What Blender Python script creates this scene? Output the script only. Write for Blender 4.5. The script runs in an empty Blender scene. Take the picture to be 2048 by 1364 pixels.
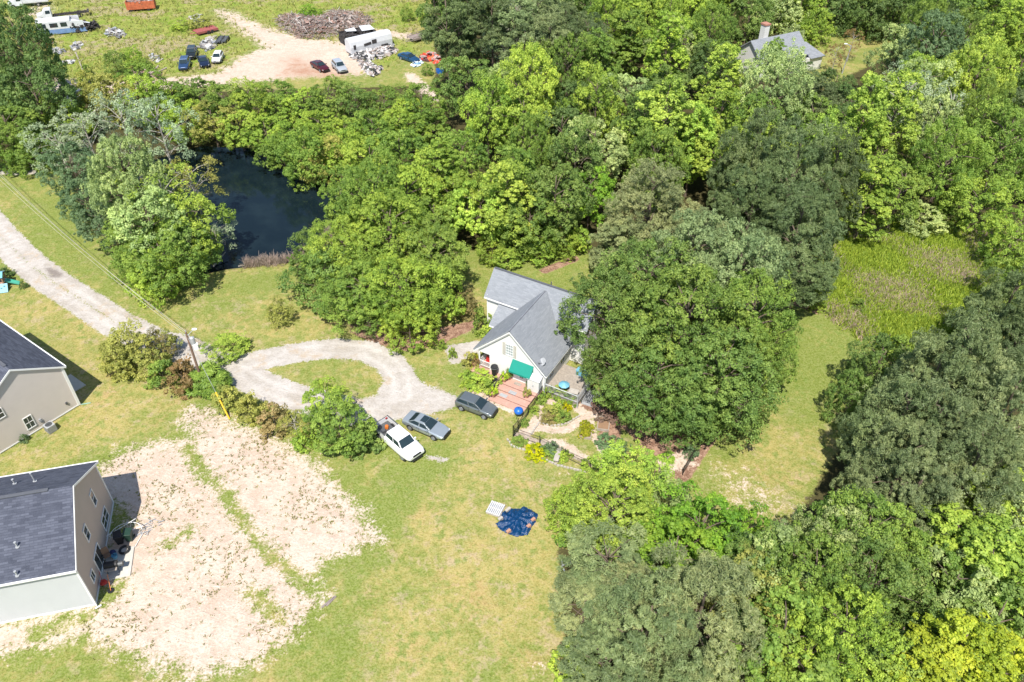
import bpy, math, random
import numpy as np
from mathutils import Vector, Matrix
rng = np.random.default_rng(7); random.seed(7)
R = math.radians
# ---------------------------------------------------------------- camera, sky, sun, exposure
F, TH, RO, CH = 1593.0, R(40.0), R(-0.5), 58.0
_c, _s = math.cos(TH), math.sin(TH)
_r = np.array([1, 0, 0.]); _d = np.array([0, -_s, -_c]); _f = np.array([0, _c, -_s])
CM = np.array([math.cos(RO)*_r + math.sin(RO)*_d, -math.sin(RO)*_r + math.cos(RO)*_d, _f])
def at(px, py, z=0.0):
    "photo pixel -> point of the world at height z"
    v = ((px-1024)/F)*CM[0] + ((py-682)/F)*CM[1] + CM[2]
    t = (z-CH)/v[2]
    return np.array([0, 0, CH]) + t*v
def proj(x, y, z):
    q = CM @ np.array([x, y, z-CH]); return 1024+F*q[0]/q[2], 682+F*q[1]/q[2], q[2]
scene = bpy.context.scene
COL = scene.collection
camd = bpy.data.cameras.new('camera'); cam = bpy.data.objects.new('camera', camd); COL.objects.link(cam)
camd.sensor_width = 36; camd.lens = F/2048*36; camd.clip_end = 5000; camd.clip_start = 0.5
m = Matrix(((CM[0][0], -CM[1][0], -CM[2][0], 0), (CM[0][1], -CM[1][1], -CM[2][1], 0), (CM[0][2], -CM[1][2], -CM[2][2], CH), (0, 0, 0, 1)))
cam.matrix_world = m
scene.camera = cam
SUN_EL, SUN_AZ = R(58), R(80)          # light travels along azimuth 80 deg (ccw from +x)
w = bpy.data.worlds.new('World'); scene.world = w; w.use_nodes = True
nt = w.node_tree; bg = nt.nodes['Background']
sky = nt.nodes.new('ShaderNodeTexSky'); sky.sky_type = 'NISHITA'; sky.sun_disc = False
sky.sun_elevation = SUN_EL
sky.sun_rotation = R(90) - (SUN_AZ + math.pi)
sky.air_density = 1.0; sky.dust_density = 0.6
nt.links.new(sky.outputs[0], bg.inputs[0]); bg.inputs[1].default_value = 0.115
sd = bpy.data.lights.new('sun', 'SUN'); sd.energy = 4.6; sd.angle = R(0.53); sd.color = (1, 0.955, 0.88)
so = bpy.data.objects.new('sun', sd); COL.objects.link(so)
ldir = Vector((math.cos(SUN_AZ)*math.cos(SUN_EL), math.sin(SUN_AZ)*math.cos(SUN_EL), -math.sin(SUN_EL)))
so.rotation_euler = ldir.to_track_quat('-Z', 'Y').to_euler(); so.location = (0, -40, 120)
scene.view_settings.view_transform = 'Standard'; scene.view_settings.look = 'None'
scene.view_settings.exposure = 0.5; scene.view_settings.gamma = 1
scene.cycles.max_bounces = 6; scene.cycles.diffuse_bounces = 3; scene.cycles.transmission_bounces = 3; scene.cycles.transparent_max_bounces = 4
scene.cycles.caustics_reflective = False; scene.cycles.caustics_refractive = False

# ---------------------------------------------------------------- helpers
def tag(o, label=None, cat=None, group=None, kind=None):
    if label: o['label'] = label
    if cat: o['category'] = cat
    if group: o['group'] = group
    if kind: o['kind'] = kind
    return o
def empty(name, loc=(0, 0, 0), rz=0, label=None, cat=None, group=None):
    o = bpy.data.objects.new(name, None); COL.objects.link(o); o.empty_display_size = .3
    o.location = tuple(float(a) for a in loc); o.rotation_euler = (0, 0, rz)
    return tag(o, label, cat, group)
def copy_tree(o, parent=None):
    c = o.copy(); COL.objects.link(c)
    if parent: c.parent = parent
    for ch in o.children: copy_tree(ch, c)
    return c
class MB:
    def __init__(s): s.v = []; s.f = []
    def add(s, vs, fs):
        n = len(s.v); s.v += [tuple(map(float, p)) for p in vs]; s.f += [tuple(n+i for i in f) for f in fs]; return s
    def box(s, c, d, rz=0, rx=0, ry=0):
        M_ = Matrix.Translation(Vector([float(a) for a in c])) @ Matrix.Rotation(rz, 4, 'Z') @ Matrix.Rotation(ry, 4, 'Y') @ Matrix.Rotation(rx, 4, 'X')
        vs = [M_ @ Vector((x*d[0]/2, y*d[1]/2, z*d[2]/2)) for x in (-1, 1) for y in (-1, 1) for z in (-1, 1)]
        return s.add(vs, [(0, 1, 3, 2), (4, 6, 7, 5), (0, 4, 5, 1), (2, 3, 7, 6), (0, 2, 6, 4), (1, 5, 7, 3)])
    def bb(s, x0, x1, y0, y1, z0, z1): return s.box(((x0+x1)/2, (y0+y1)/2, (z0+z1)/2), (x1-x0, y1-y0, z1-z0))
    def tube(s, a, b, r0, r1=None, n=8, cap=True):
        r1 = r0 if r1 is None else r1
        a, b = Vector([float(q) for q in a]), Vector([float(q) for q in b]); q = (b-a).to_track_quat('Z', 'Y')
        vs = []
        for p, r in ((a, r0), (b, r1)):
            for i in range(n):
                t = 2*math.pi*i/n; vs.append(p + q @ Vector((r*math.cos(t), r*math.sin(t), 0)))
        fs = [(i, (i+1) % n, n+(i+1) % n, n+i) for i in range(n)]
        if cap: fs += [tuple(range(n-1, -1, -1)), tuple(range(n, 2*n))]
        return s.add(vs, fs)
    def prism(s, poly, z0, z1):
        n = len(poly)
        vs = [(p[0], p[1], z0) for p in poly] + [(p[0], p[1], z1) for p in poly]
        return s.add(vs, [tuple(range(n-1, -1, -1)), tuple(range(n, 2*n))] + [(i, (i+1) % n, n+(i+1) % n, n+i) for i in range(n)])
    def slab(s, quad, t):
        "thin slab from a 3D polygon, thickness t below its face"
        q = [Vector([float(a) for a in p]) for p in quad]; n = (q[1]-q[0]).cross(q[2]-q[0]).normalized()
        k = len(q); vs = q + [p - n*t for p in q]
        return s.add(vs, [tuple(range(k)), tuple(range(2*k-1, k-1, -1))] + [(i, k+i, k+(i+1) % k, (i+1) % k) for i in range(k)])
    def loft(s, rings, caps=True):
        n = len(rings[0]); vs = [p for r_ in rings for p in r_]; fs = []
        for k in range(len(rings)-1):
            for i in range(n):
                j = (i+1) % n; fs.append((k*n+i, k*n+j, (k+1)*n+j, (k+1)*n+i))
        if caps: fs += [tuple(range(n-1, -1, -1)), tuple(range((len(rings)-1)*n, len(rings)*n))]
        return s.add(vs, fs)
    def blob(s, c, r, seed=0, sub=2, amp=.15):
        import bmesh
        bm = bmesh.new(); bmesh.ops.create_icosphere(bm, subdivisions=sub, radius=1)
        g = random.Random(seed); ph = [g.uniform(0, 6) for _ in range(3)]
        vs = []
        for v in bm.verts:
            k = 1 + amp*(math.sin(3*v.co.x+ph[0]) + math.sin(4*v.co.y+ph[1])*math.cos(3*v.co.z+ph[2]))
            vs.append((c[0]+v.co.x*r[0]*k, c[1]+v.co.y*r[1]*k, c[2]+v.co.z*r[2]*k))
        s.add(vs, [tuple(v.index for v in f.verts) for f in bm.faces]); bm.free(); return s
    def build(s, name, mat, parent=None, smooth=False, bevel=0, loc=None, rz=None):
        me = bpy.data.meshes.new(name); me.from_pydata(s.v, [], s.f); me.validate(); me.update()
        if mat: me.materials.append(mat)
        o = bpy.data.objects.new(name, me); COL.objects.link(o)
        if parent: o.parent = parent
        if loc is not None: o.location = tuple(float(a) for a in loc)
        if rz is not None: o.rotation_euler = (0, 0, rz)
        if smooth:
            me.shade_smooth()
        if bevel:
            b = o.modifiers.new('bevel', 'BEVEL'); b.width = bevel; b.segments = 2; b.limit_method = 'ANGLE'
        return o
def part(name, mat, parent, fn, **k):
    b = MB(); fn(b); return b.build(name, mat, parent, **k)
def thing(name, mat, label, cat, fn, loc=(0, 0, 0), rz=0, group=None, kind=None, **k):
    b = MB(); fn(b); o = b.build(name, mat, None, loc=loc, rz=rz, **k); return tag(o, label, cat, group, kind)

# ---------------------------------------------------------------- materials
class NG:
    def __init__(s, name):
        s.m = bpy.data.materials.new(name); s.m.use_nodes = True; s.t = s.m.node_tree; s.n = s.t.nodes; s.b = s.n['Principled BSDF']
    def new(s, typ, **k):
        n = s.n.new(typ)
        for a, b in k.items(): setattr(n, a, b)
        return n
    def link(s, a, b): s.t.links.new(a, b); return s
    def val(s, sock, v):
        if isinstance(v, bpy.types.NodeSocket): s.t.links.new(v, sock)
        else: sock.default_value = v
    def math(s, op, a, b=0.0, c=None, clamp=False):
        n = s.new('ShaderNodeMath', operation=op, use_clamp=clamp); s.val(n.inputs[0], a); s.val(n.inputs[1], b)
        if c is not None: s.val(n.inputs[2], c)
        return n.outputs[0]
    def ramp(s, a, lo, hi):
        n = s.new('ShaderNodeMapRange', interpolation_type='SMOOTHSTEP'); s.val(n.inputs[0], a); n.inputs[1].default_value = lo; n.inputs[2].default_value = hi
        return n.outputs[0]
    def mix(s, f, a, b, typ='MIX'):
        n = s.new('ShaderNodeMix', data_type='RGBA', blend_type=typ); s.val(n.inputs[0], f)
        for i, v in ((6, a), (7, b)):
            if isinstance(v, tuple) and len(v) == 3: v = v+(1,)
            s.val(n.inputs[i], v)
        return n.outputs[2]
    def noise(s, vec, scale, detail=3, rough=.6, w=0):
        n = s.new('ShaderNodeTexNoise'); n.inputs['Scale'].default_value = scale; n.inputs['Detail'].default_value = detail; n.inputs['Roughness'].default_value = rough
        if vec is not None:
            if w:
                mp = s.new('ShaderNodeVectorMath', operation='ADD'); s.link(vec, mp.inputs[0]); mp.inputs[1].default_value = (w*13.7, w*7.3, w*3.1); vec = mp.outputs[0]
            s.link(vec, n.inputs['Vector'])
        return n.outputs[0]
    def pos(s): return s.new('ShaderNodeNewGeometry').outputs['Position']
    def obj(s): return s.new('ShaderNodeTexCoord').outputs['Object']
    def bump(s, h, strength=.3, dist=.05):
        n = s.new('ShaderNodeBump'); n.inputs['Strength'].default_value = strength; n.inputs['Distance'].default_value = dist
        s.link(h, n.inputs['Height']); s.link(n.outputs[0], s.b.inputs['Normal'])
def mat(name, col, rough=.6, metal=0, var=.12, scale=3.0, bump=0, spec=.5, coat=0):
    g = NG(name); p = g.obj(); n = g.noise(p, scale, 4)
    f = g.math('MULTIPLY', g.math('SUBTRACT', n, .5), 2.0)
    a = g.mix(g.math('ADD', g.math('MULTIPLY', f, .9), .5, clamp=True), tuple(c*(1-var) for c in col), tuple(min(1, c*(1+var)) for c in col))
    g.link(a, g.b.inputs['Base Color']); g.b.inputs['Roughness'].default_value = rough; g.b.inputs['Metallic'].default_value = metal
    g.b.inputs['Specular IOR Level'].default_value = spec; g.b.inputs['Coat Weight'].default_value = coat
    if bump: g.bump(g.noise(p, scale*6, 3), bump, .02)
    return g.m
def shingle(name, c1, c2, axis='x', w_=.9, h_=.14, blot=.5):
    g = NG(name); sx = g.new('ShaderNodeSeparateXYZ'); g.link(g.obj(), sx.inputs[0]); cb = g.new('ShaderNodeCombineXYZ')
    g.link(sx.outputs[0 if axis == 'x' else 1], cb.inputs[0])
    g.link(g.math('MULTIPLY', sx.outputs[2], 1.45), cb.inputs[1])
    br = g.new('ShaderNodeTexBrick'); br.inputs['Scale'].default_value = 1; br.inputs['Brick Width'].default_value = w_; br.inputs['Row Height'].default_value = h_
    br.inputs['Mortar Size'].default_value = .012; br.inputs['Color1'].default_value = (0, 0, 0, 1); br.inputs['Color2'].default_value = (1, 1, 1, 1)
    br.inputs['Mortar'].default_value = (.1, .1, .1, 1); br.inputs['Bias'].default_value = 0
    g.link(cb.outputs[0], br.inputs[0])
    n = g.noise(cb.outputs[0], 1.1, 3); n2 = g.noise(cb.outputs[0], 14, 2)
    f = g.math('ADD', g.math('MULTIPLY', br.outputs[0], blot), g.math('MULTIPLY', n, 1-blot))
    f = g.math('ADD', f, g.math('MULTIPLY', g.math('SUBTRACT', n2, .5), .5), clamp=True)
    g.link(g.mix(f, c1, c2), g.b.inputs['Base Color']); g.b.inputs['Roughness'].default_value = .9; g.b.inputs['Specular IOR Level'].default_value = .25
    g.bump(g.math('ADD', f, g.math('MULTIPLY', br.outputs[1], -1.0)), .5, .03)
    return g.m
def glassmat(name, col=(.03, .045, .05), rough=.05):
    g = NG(name); n = g.noise(g.obj(), 1.3, 2)
    g.link(g.mix(n, tuple(c*.7 for c in col), tuple(c*1.4 for c in col)), g.b.inputs['Base Color']); g.b.inputs['Roughness'].default_value = rough; g.b.inputs['Specular IOR Level'].default_value = .8
    return g.m
def leafmat(name, trans=.3, gloss=.018, rough=.6):
    g = NG(name); g.n.remove(g.b); out = g.n['Material Output']
    oi = g.new('ShaderNodeObjectInfo'); av = g.new('ShaderNodeAttribute', attribute_name='v')
    hs = g.new('ShaderNodeHueSaturation'); g.link(oi.outputs['Color'], hs.inputs['Color'])
    g.link(g.math('ADD', g.math('MULTIPLY', av.outputs['Fac'], -.055), .5265), hs.inputs['Hue'])
    g.link(g.math('ADD', g.math('MULTIPLY', av.outputs['Fac'], 1.0), .5), hs.inputs['Value'])
    hs.inputs['Saturation'].default_value = 1.05
    c = hs.outputs[0]
    d = g.new('ShaderNodeBsdfDiffuse'); t = g.new('ShaderNodeBsdfTranslucent'); gl = g.new('ShaderNodeBsdfGlossy'); gl.inputs['Roughness'].default_value = rough
    gl.inputs['Color'].default_value = (1, 1, 1, 1)
    g.link(c, d.inputs[0]); g.link(g.mix(.25, c, (.22, .32, .04)), t.inputs[0])
    m1 = g.new('ShaderNodeMixShader'); m1.inputs[0].default_value = trans; g.link(d.outputs[0], m1.inputs[1]); g.link(t.outputs[0], m1.inputs[2])
    m2 = g.new('ShaderNodeMixShader'); m2.inputs[0].default_value = gloss; g.link(m1.outputs[0], m2.inputs[1]); g.link(gl.outputs[0], m2.inputs[2])
    g.link(m2.outputs[0], out.inputs[0]); return g.m

def ground_mat():
    g = NG('ground'); P = g.pos()
    fl = g.new('ShaderNodeVectorMath', operation='MULTIPLY'); g.link(P, fl.inputs[0]); fl.inputs[1].default_value = (1, 1, 0); P = fl.outputs[0]
    A = g.new('ShaderNodeAttribute', attribute_name='ma'); B = g.new('ShaderNodeAttribute', attribute_name='mb')
    sa = g.new('ShaderNodeSeparateColor'); g.link(A.outputs['Color'], sa.inputs[0]); sb = g.new('ShaderNodeSeparateColor'); g.link(B.outputs['Color'], sb.inputs[0])
    grav, dirt, mul = sa.outputs; dry, mead, clay = sb.outputs; litter = A.outputs['Alpha']
    nb = g.noise(P, .09, 4); n1 = g.noise(P, .45, 4, .65, 1); n2 = g.noise(P, 1.7, 4, .7, 2); n3 = g.noise(P, 6.5, 3, .7, 3); n4 = g.noise(P, 3.2, 2, .5, 4)
    c0 = lambda n: g.math('SUBTRACT', n, .5)
    # lawn
    fdry = g.math('ADD', g.math('ADD', dry, g.math('MULTIPLY', c0(n1), 1.9)), g.math('MULTIPLY', c0(nb), 1.3))
    fdry = g.ramp(g.math('ADD', fdry, g.math('MULTIPLY', c0(n2), 1.1)), .10, .95)
    lawn = g.mix(fdry, (.185, .235, .038), (.415, .335, .115))
    patch = g.ramp(g.math('ADD', g.noise(P, .7, 4, .65, 9), g.math('MULTIPLY', c0(n2), .6)), .52, .70)
    lawn = g.mix(g.math('MULTIPLY', patch, g.math('MULTIPLY', dry, .95)), lawn, (.48, .36, .25))
    ruddy = g.ramp(g.math('ADD', g.noise(P, .22, 4, .7, 12), g.math('MULTIPLY', c0(n2), .5)), .56, .72)
    lawn = g.mix(g.math('MULTIPLY', ruddy, g.math('MULTIPLY', dry, .8)), lawn, (.44, .29, .13))
    lush = g.ramp(g.math('ADD', g.noise(P, .9, 4, .65, 15), g.math('MULTIPLY', c0(n1), .9)), .55, .74)
    lawn = g.mix(g.math('MULTIPLY', lush, .75), lawn, (.145, .225, .03))
    sp = g.ramp(n3, .40, .62)
    lawn = g.mix(g.math('MULTIPLY', sp, .45), lawn, g.mix(.5, lawn, (.52, .47, .27)))
    dk = g.ramp(n3, .50, .36)
    lawn = g.mix(g.math('MULTIPLY', dk, .55), lawn, g.mix(.5, lawn, (.07, .085, .03)))
    # meadow
    md = g.mix(g.ramp(n1, .38, .6), (.22, .32, .04), (.36, .37, .09)); md = g.mix(g.ramp(g.math('ADD', nb, g.math('MULTIPLY', c0(n1), .7)), .50, .62), md, (.42, .32, .24)); md = g.mix(g.ramp(n3, .5, .4), md, (.13, .17, .03))
    c = g.mix(g.ramp(g.math('ADD', mead, g.math('MULTIPLY', c0(n2), .7)), .4, .6), lawn, md)
    # litter and mulch
    lt = g.mix(n2, (.05, .042, .02), (.11, .10, .04))
    c = g.mix(g.ramp(g.math('ADD', litter, g.math('MULTIPLY', c0(n2), .7)), .4, .6), c, lt)
    ml = g.mix(g.ramp(g.math('ADD', n2, g.math('MULTIPLY', c0(n3), 1)), .3, .7), (.20, .11, .075), (.42, .27, .19))
    c = g.mix(g.ramp(g.math('ADD', mul, g.math('MULTIPLY', c0(n2), .6)), .4, .6), c, ml)
    # dirt
    dc = g.mix(g.ramp(g.math('ADD', n1, g.math('MULTIPLY', c0(n2), .8)), .35, .68), (.53, .41, .32), (.615, .50, .405))
    dc = g.mix(g.ramp(g.math('ADD', n3, g.math('MULTIPLY', c0(n2), .5)), .50, .70), dc, (.65, .55, .46))
    dc = g.mix(g.math('MULTIPLY', g.ramp(n3, .45, .30), .6), dc, (.42, .31, .22))
    dc = g.mix(g.ramp(g.math('ADD', clay, g.math('ADD', g.math('MULTIPLY', c0(n2), .9), g.math('MULTIPLY', c0(n1), 1.2))), .42, 1.15), dc, (.42, .24, .16))
    vo = g.new('ShaderNodeTexVoronoi'); vo.inputs['Scale'].default_value = 1.9; g.link(P, vo.inputs['Vector'])
    wd = g.math('ADD', g.math('SUBTRACT', dirt, .5), g.math('ADD', g.math('MULTIPLY', c0(n1), .9), g.math('ADD', g.math('MULTIPLY', c0(n2), 1.1), g.math('MULTIPLY', c0(n3), 1.1))))
    fd = g.math('MULTIPLY', g.ramp(wd, -.17, .20), g.ramp(dirt, .04, .16))
    dots = g.math('MULTIPLY', g.ramp(vo.outputs['Distance'], .26, .16), g.ramp(g.math('ADD', n1, g.math('MULTIPLY', dirt, -.12)), .36, .46))
    dc = g.mix(g.math('MULTIPLY', dots, .3), dc, (.22, .21, .08))
    c = g.mix(fd, c, dc)
    # gravel
    gc = g.mix(g.ramp(g.math('ADD', n1, g.math('MULTIPLY', c0(n2), .7)), .3, .7), (.43, .385, .335), (.555, .515, .475))
    gc = g.mix(g.ramp(n3, .42, .62), g.mix(.3, gc, (.34, .29, .25)), gc)
    gc = g.mix(g.math('MULTIPLY', B.outputs['Alpha'], .75), gc, (.61, .57, .53))
    gc = g.mix(g.ramp(g.noise(P, .35, 4, .7, 21), .54, .68), gc, (.47, .385, .30))
    gc = g.mix(g.ramp(g.math('ADD', clay, g.math('MULTIPLY', c0(n2), .8)), .4, .8), gc, (.25, .215, .19))
    fg = g.ramp(g.math('ADD', g.math('SUBTRACT', grav, .5), g.math('ADD', g.math('MULTIPLY', c0(n2), .55), g.math('MULTIPLY', c0(n3), .7))), -.06, .08)
    c = g.mix(fg, c, gc)
    g.link(c, g.b.inputs['Base Color']); g.b.inputs['Roughness'].default_value = .95; g.b.inputs['Specular IOR Level'].default_value = .1
    g.bump(g.math('ADD', g.math('MULTIPLY', n3, .6), g.math('ADD', n2, g.math('MULTIPLY', n1, .8))), .65, .2)
    return g.m
M = dict(
 leaf=leafmat('leaf', .36), needle=leafmat('needle', .25, .02, .5), bark=mat('bark', (.16, .12, .09), .9, var=.3, scale=2, bump=.5), palebark=mat('pale_bark', (.42, .38, .33), .85, var=.2, scale=2),
 white=mat('white_siding', (.72, .705, .67), .55, var=.04, scale=.8), trim=mat('white_trim', (.82, .82, .80), .5, var=.03), 
 beige=mat('beige_siding', (.62, .555, .50), .6, var=.04, scale=.8), taupe=mat('taupe_siding', (.44, .37, .325), .6, var=.05, scale=.8), ltgrey=mat('light_grey_siding', (.47, .485, .49), .6, var=.04, scale=.8),
 glass=glassmat('glass'), autoglass=glassmat('auto_glass', (.02, .035, .04), .03), shutter=mat('shutter', (.46, .44, .38), .7), 
 roofx=shingle('shingles_along_wing', (.20, .215, .235), (.33, .345, .37), 'x', .5, .15, .45), roofy=shingle('shingles_along_gable', (.20, .215, .235), (.33, .345, .37), 'y', .5, .15, .45),
 roofd=shingle('dark_shingles', (.038, .043, .062), (.135, .145, .185), 'x', .6, .15, .5),
 ridge=mat('ridge_cap', (.10, .105, .12), .9), concrete=mat('concrete', (.55, .52, .46), .85, var=.12, scale=2), brick=mat('brick', (.42, .20, .14), .85, var=.3, scale=6),
 deck=mat('deck_boards', (.52, .315, .25), .7, var=.14, scale=2.5), darkwood=mat('dark_rail', (.10, .08, .07), .7), wood=mat('weathered_wood', (.36, .31, .26), .85, var=.3, scale=4), pinkwood=mat('burnt_wood', (.27, .22, .20), .9, var=.35, scale=2),
 teal=mat('teal_awning', (.0, .235, .175), .7, var=.06), black=mat('black_plastic', (.02, .02, .022), .5), tyre=mat('tyre', (.025, .025, .025), .85), rim=mat('rim', (.45, .46, .47), .35, .8), chrome=mat('chrome', (.6, .6, .6), .2, 1),
 iron=mat('black_iron', (.015, .015, .015), .5), grey=mat('grey_metal', (.45, .46, .47), .5, .2), dkgrey=mat('dark_grey', (.09, .095, .10), .5), orange=mat('orange_paint', (.65, .18, .03), .5), yellow=mat('yellow_plastic', (.75, .45, .02), .5),
 red=mat('red_paint', (.45, .03, .025), .5, var=.2), rust=mat('rusty_orange_steel', (.48, .13, .055), .85, var=.45, scale=1.6), dkred=mat('faded_red_paint', (.34, .10, .09), .7, var=.25), blue=mat('blue_plastic', (.02, .14, .55), .35), sky=mat('light_blue_plastic', (.16, .40, .52), .5),
 tarp=None, terracotta=mat('terracotta', (.46, .25, .17), .8), pole=mat('pole_wood', (.20, .125, .09), .85, var=.25, scale=5), char=mat('charred_metal', (.045, .04, .04), .9, var=.5, scale=3), wreckwhite=mat('dirty_white_panel', (.60, .61, .63), .5, var=.12, scale=1.5), rvblue=mat('blue_panel', (.16, .26, .46), .5, var=.25, scale=1.5),
 debris=mat('mixed_debris', (.42, .38, .35), .85, var=.55, scale=5), lens=mat('lamp_lens', (.85, .86, .85), .15), taillens=mat('tail_lens', (.35, .01, .01), .2), flower=mat('yellow_flowers', (.75, .48, .02), .7), stone=mat('pale_stone', (.44, .40, .35), .85, var=.2, scale=3), bronzefab=mat('brown_fabric', (.28, .17, .10), .9))
GM = ground_mat()

# ---------------------------------------------------------------- ground
def P2(pts, z=0): return np.array([at(px, py, z)[:2] for px, py in pts])
def sdf(X, Y, poly):
    "signed distance, positive inside"
    d = np.full(X.shape, 1e9); ins = np.zeros(X.shape, bool); n = len(poly)
    for i in range(n):
        ax, ay = poly[i]; bx, by = poly[(i+1) % n]; ex, ey = bx-ax, by-ay
        t = np.clip(((X-ax)*ex+(Y-ay)*ey)/(ex*ex+ey*ey+1e-9), 0, 1)
        d = np.minimum(d, np.hypot(X-ax-t*ex, Y-ay-t*ey))
        c = ((ay > Y) != (by > Y)) & (X < (bx-ax)*(Y-ay)/((by-ay) if by != ay else 1e-9)+ax); ins ^= c
    return np.where(ins, d, -d)
def ldist(X, Y, line):
    d = np.full(X.shape, 1e9)
    for (ax, ay), (bx, by) in zip(line[:-1], line[1:]):
        ex, ey = bx-ax, by-ay; t = np.clip(((X-ax)*ex+(Y-ay)*ey)/(ex*ex+ey*ey+1e-9), 0, 1)
        d = np.minimum(d, np.hypot(X-ax-t*ex, Y-ay-t*ey))
    return d
sm = lambda d, f: np.clip(.5+d/(2*f), 0, 1)
xs = np.concatenate([np.arange(-190, -60, .8), np.arange(-60, 60, .32), np.arange(60, 200, .8)])
ys = np.concatenate([np.arange(14, 90, .32), np.arange(90, 260, .6)])
X, Y = np.meshgrid(xs, ys); ny, nx = X.shape
POND = P2([(250, 330), (400, 285), (520, 290), (620, 320), (700, 360), (690, 440), (640, 498), (600, 520), (520, 528), (450, 536), (395, 548), (330, 520)])
sp = sdf(X, Y, POND)
def poly(pts, f): return sm(sdf(X, Y, P2(pts)), f)
def union(*a): return np.maximum.reduce(a)
# gravel drive
drv = [(-60, 395), (0, 470), (50, 520), (100, 560), (170, 605), (230, 645), (300, 680), (370, 700), (420, 725), (470, 738)]
up_ = [(470, 732), (530, 718), (600, 704), (670, 696), (735, 702), (778, 724), (800, 752), (805, 790)]
lo_ = [(470, 738), (520, 768), (590, 795), (660, 812), (730, 828)]
g_ = union(sm(2.1-ldist(X, Y, P2(drv)), .8), sm(1.7-ldist(X, Y, P2(up_)), .8), sm(1.9-ldist(X, Y, P2(lo_)), .8),
    poly([(690, 805), (752, 790), (772, 750), (765, 715), (800, 722), (850, 768), (915, 793), (928, 808), (870, 826), (800, 838), (745, 848), (705, 832)], 1.0))
strip = ldist(X, Y, P2([(-60, 395), (0, 470), (50, 520), (100, 560), (170, 605), (230, 645)]))
g_ = g_*(1-.5*np.exp(-(strip/.45)**2))
g_ = union(g_, .62*sm(1.2-ldist(X, Y, P2([(0, 345), (70, 345)])), .8), .7*poly([(845, 905), (905, 915), (890, 930), (850, 920)], .5), .8*poly([(885, 690), (960, 680), (960, 722), (900, 730)], .5))
def pline(w_, f_, pts_): return sm(w_-ldist(X, Y, P2(pts_)), f_)
path = union(pline(.55, .3, [(1124, 798), (1097, 806), (1077, 830), (1065, 857), (1047, 866), (1038, 872)]), pline(.5, .3, [(1074, 852), (1106, 861), (1137, 857), (1166, 837), (1182, 830), (1215, 830)]), pline(.5, .3, [(1124, 798), (1151, 812), (1171, 828)]),
    pline(.5, .3, [(1088, 886), (1119, 886), (1142, 897), (1155, 911), (1196, 930)]), pline(.35, .25, [(1182, 846), (1191, 879), (1216, 917)]), pline(.35, .25, [(1041, 868), (1059, 880), (1092, 889)]),
    poly([(940, 775), (985, 790), (1032, 822), (1028, 828), (975, 805), (935, 790)], .3), poly([(1375, 895), (1400, 930), (1320, 960), (1300, 920)], .6)*.7)
d_ = union(poly([(195, 935), (250, 900), (330, 885), (390, 880), (362, 835), (385, 812), (420, 812), (460, 850), (520, 860), (590, 900), (650, 950), (700, 1000), (765, 1078), (690, 1105), (640, 1120), (600, 1160), (640, 1200), (600, 1260), (520, 1320), (400, 1350), (250, 1310), (180, 1270), (60, 1285), (-80, 1330), (-100, 1240), (0, 1244), (192, 1210)], 2.2),
    .9*poly([(-80, 1330), (-60, 1270), (190, 1215), (210, 1240), (120, 1290)], 1.2))
for ln, wd_ in (([(375, 895), (400, 940), (450, 985), (490, 1050), (540, 1110), (590, 1150), (620, 1185)], 1.0), ([(500, 1180), (560, 1240)], 1.0), ([(380, 1060), (330, 1090)], .7), ([(80, 1265), (170, 1235)], 1.2), ([(170, 920), (330, 868)], .9), ([(225, 1020), (240, 1050)], 1.3), ([(205, 1195), (240, 1170)], 1.3)):
    d_ = np.minimum(d_, 1-.62*sm(wd_-ldist(X, Y, P2(ln)), .8))
d_ = union(d_, .62*poly([(470, 850), (560, 870), (680, 960), (640, 960), (560, 920)], 1.2), .55*poly([(1380, 930), (1500, 930), (1580, 1000), (1560, 1060), (1450, 1010)], 4), .52*poly([(1060, 1290), (1110, 1300), (1130, 1364), (1060, 1364)], 1.5), .5*poly([(1100, 960), (1150, 930), (1140, 960)], 1.5))
# junk yard
rut = union(*[np.exp(-((ldist(X, Y, P2(l_))-.8)/.28)**2) for l_ in (drv, up_, lo_)])*(.6+.4*np.sin(X*.9+Y*.7))
jk = union(poly([(428, 22), (450, 18), (520, 50), (600, 75), (690, 85), (735, 110), (740, 150), (600, 155), (450, 170), (425, 150), (470, 120), (530, 95), (470, 55)], 2.5),
    .95*sm(3-ldist(X, Y, P2([(110, 170), (250, 175), (420, 160), (500, 150)])), 1.5), .8*sm(2-ldist(X, Y, P2([(700, 55), (830, 75)])), 1.5), .75*sm(1.3-ldist(X, Y, P2([(820, 150), (870, 200)])), 1), .6*poly([(60, 5), (120, 5), (90, 45), (30, 40)], 3))
clay = union(poly([(555, 112), (600, 105), (650, 125), (740, 150), (700, 165), (550, 160)], 5.0), .9*poly([(82, 536), (105, 533), (128, 545), (126, 556), (100, 556)], .7), .55*poly([(740, 705), (775, 712), (790, 740), (770, 735)], 1.2))
d_ = union(d_, jk, path)
mul = union(poly([(1240, 850), (1300, 855), (1450, 850), (1425, 890), (1375, 965), (1310, 950), (1290, 900)], .6), poly([(700, 650), (760, 640), (860, 660), (950, 640), (955, 655), (880, 690), (815, 702), (755, 690), (700, 665)], .6),
    poly([(1130, 805), (1190, 790), (1250, 820), (1240, 900), (1200, 905), (1190, 830)], .5)*.8, poly([(1520, 560), (1600, 600), (1640, 610), (1640, 630), (1560, 600)], .6), poly([(1075, 540), (1150, 510), (1160, 520), (1090, 548)], .5))
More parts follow.
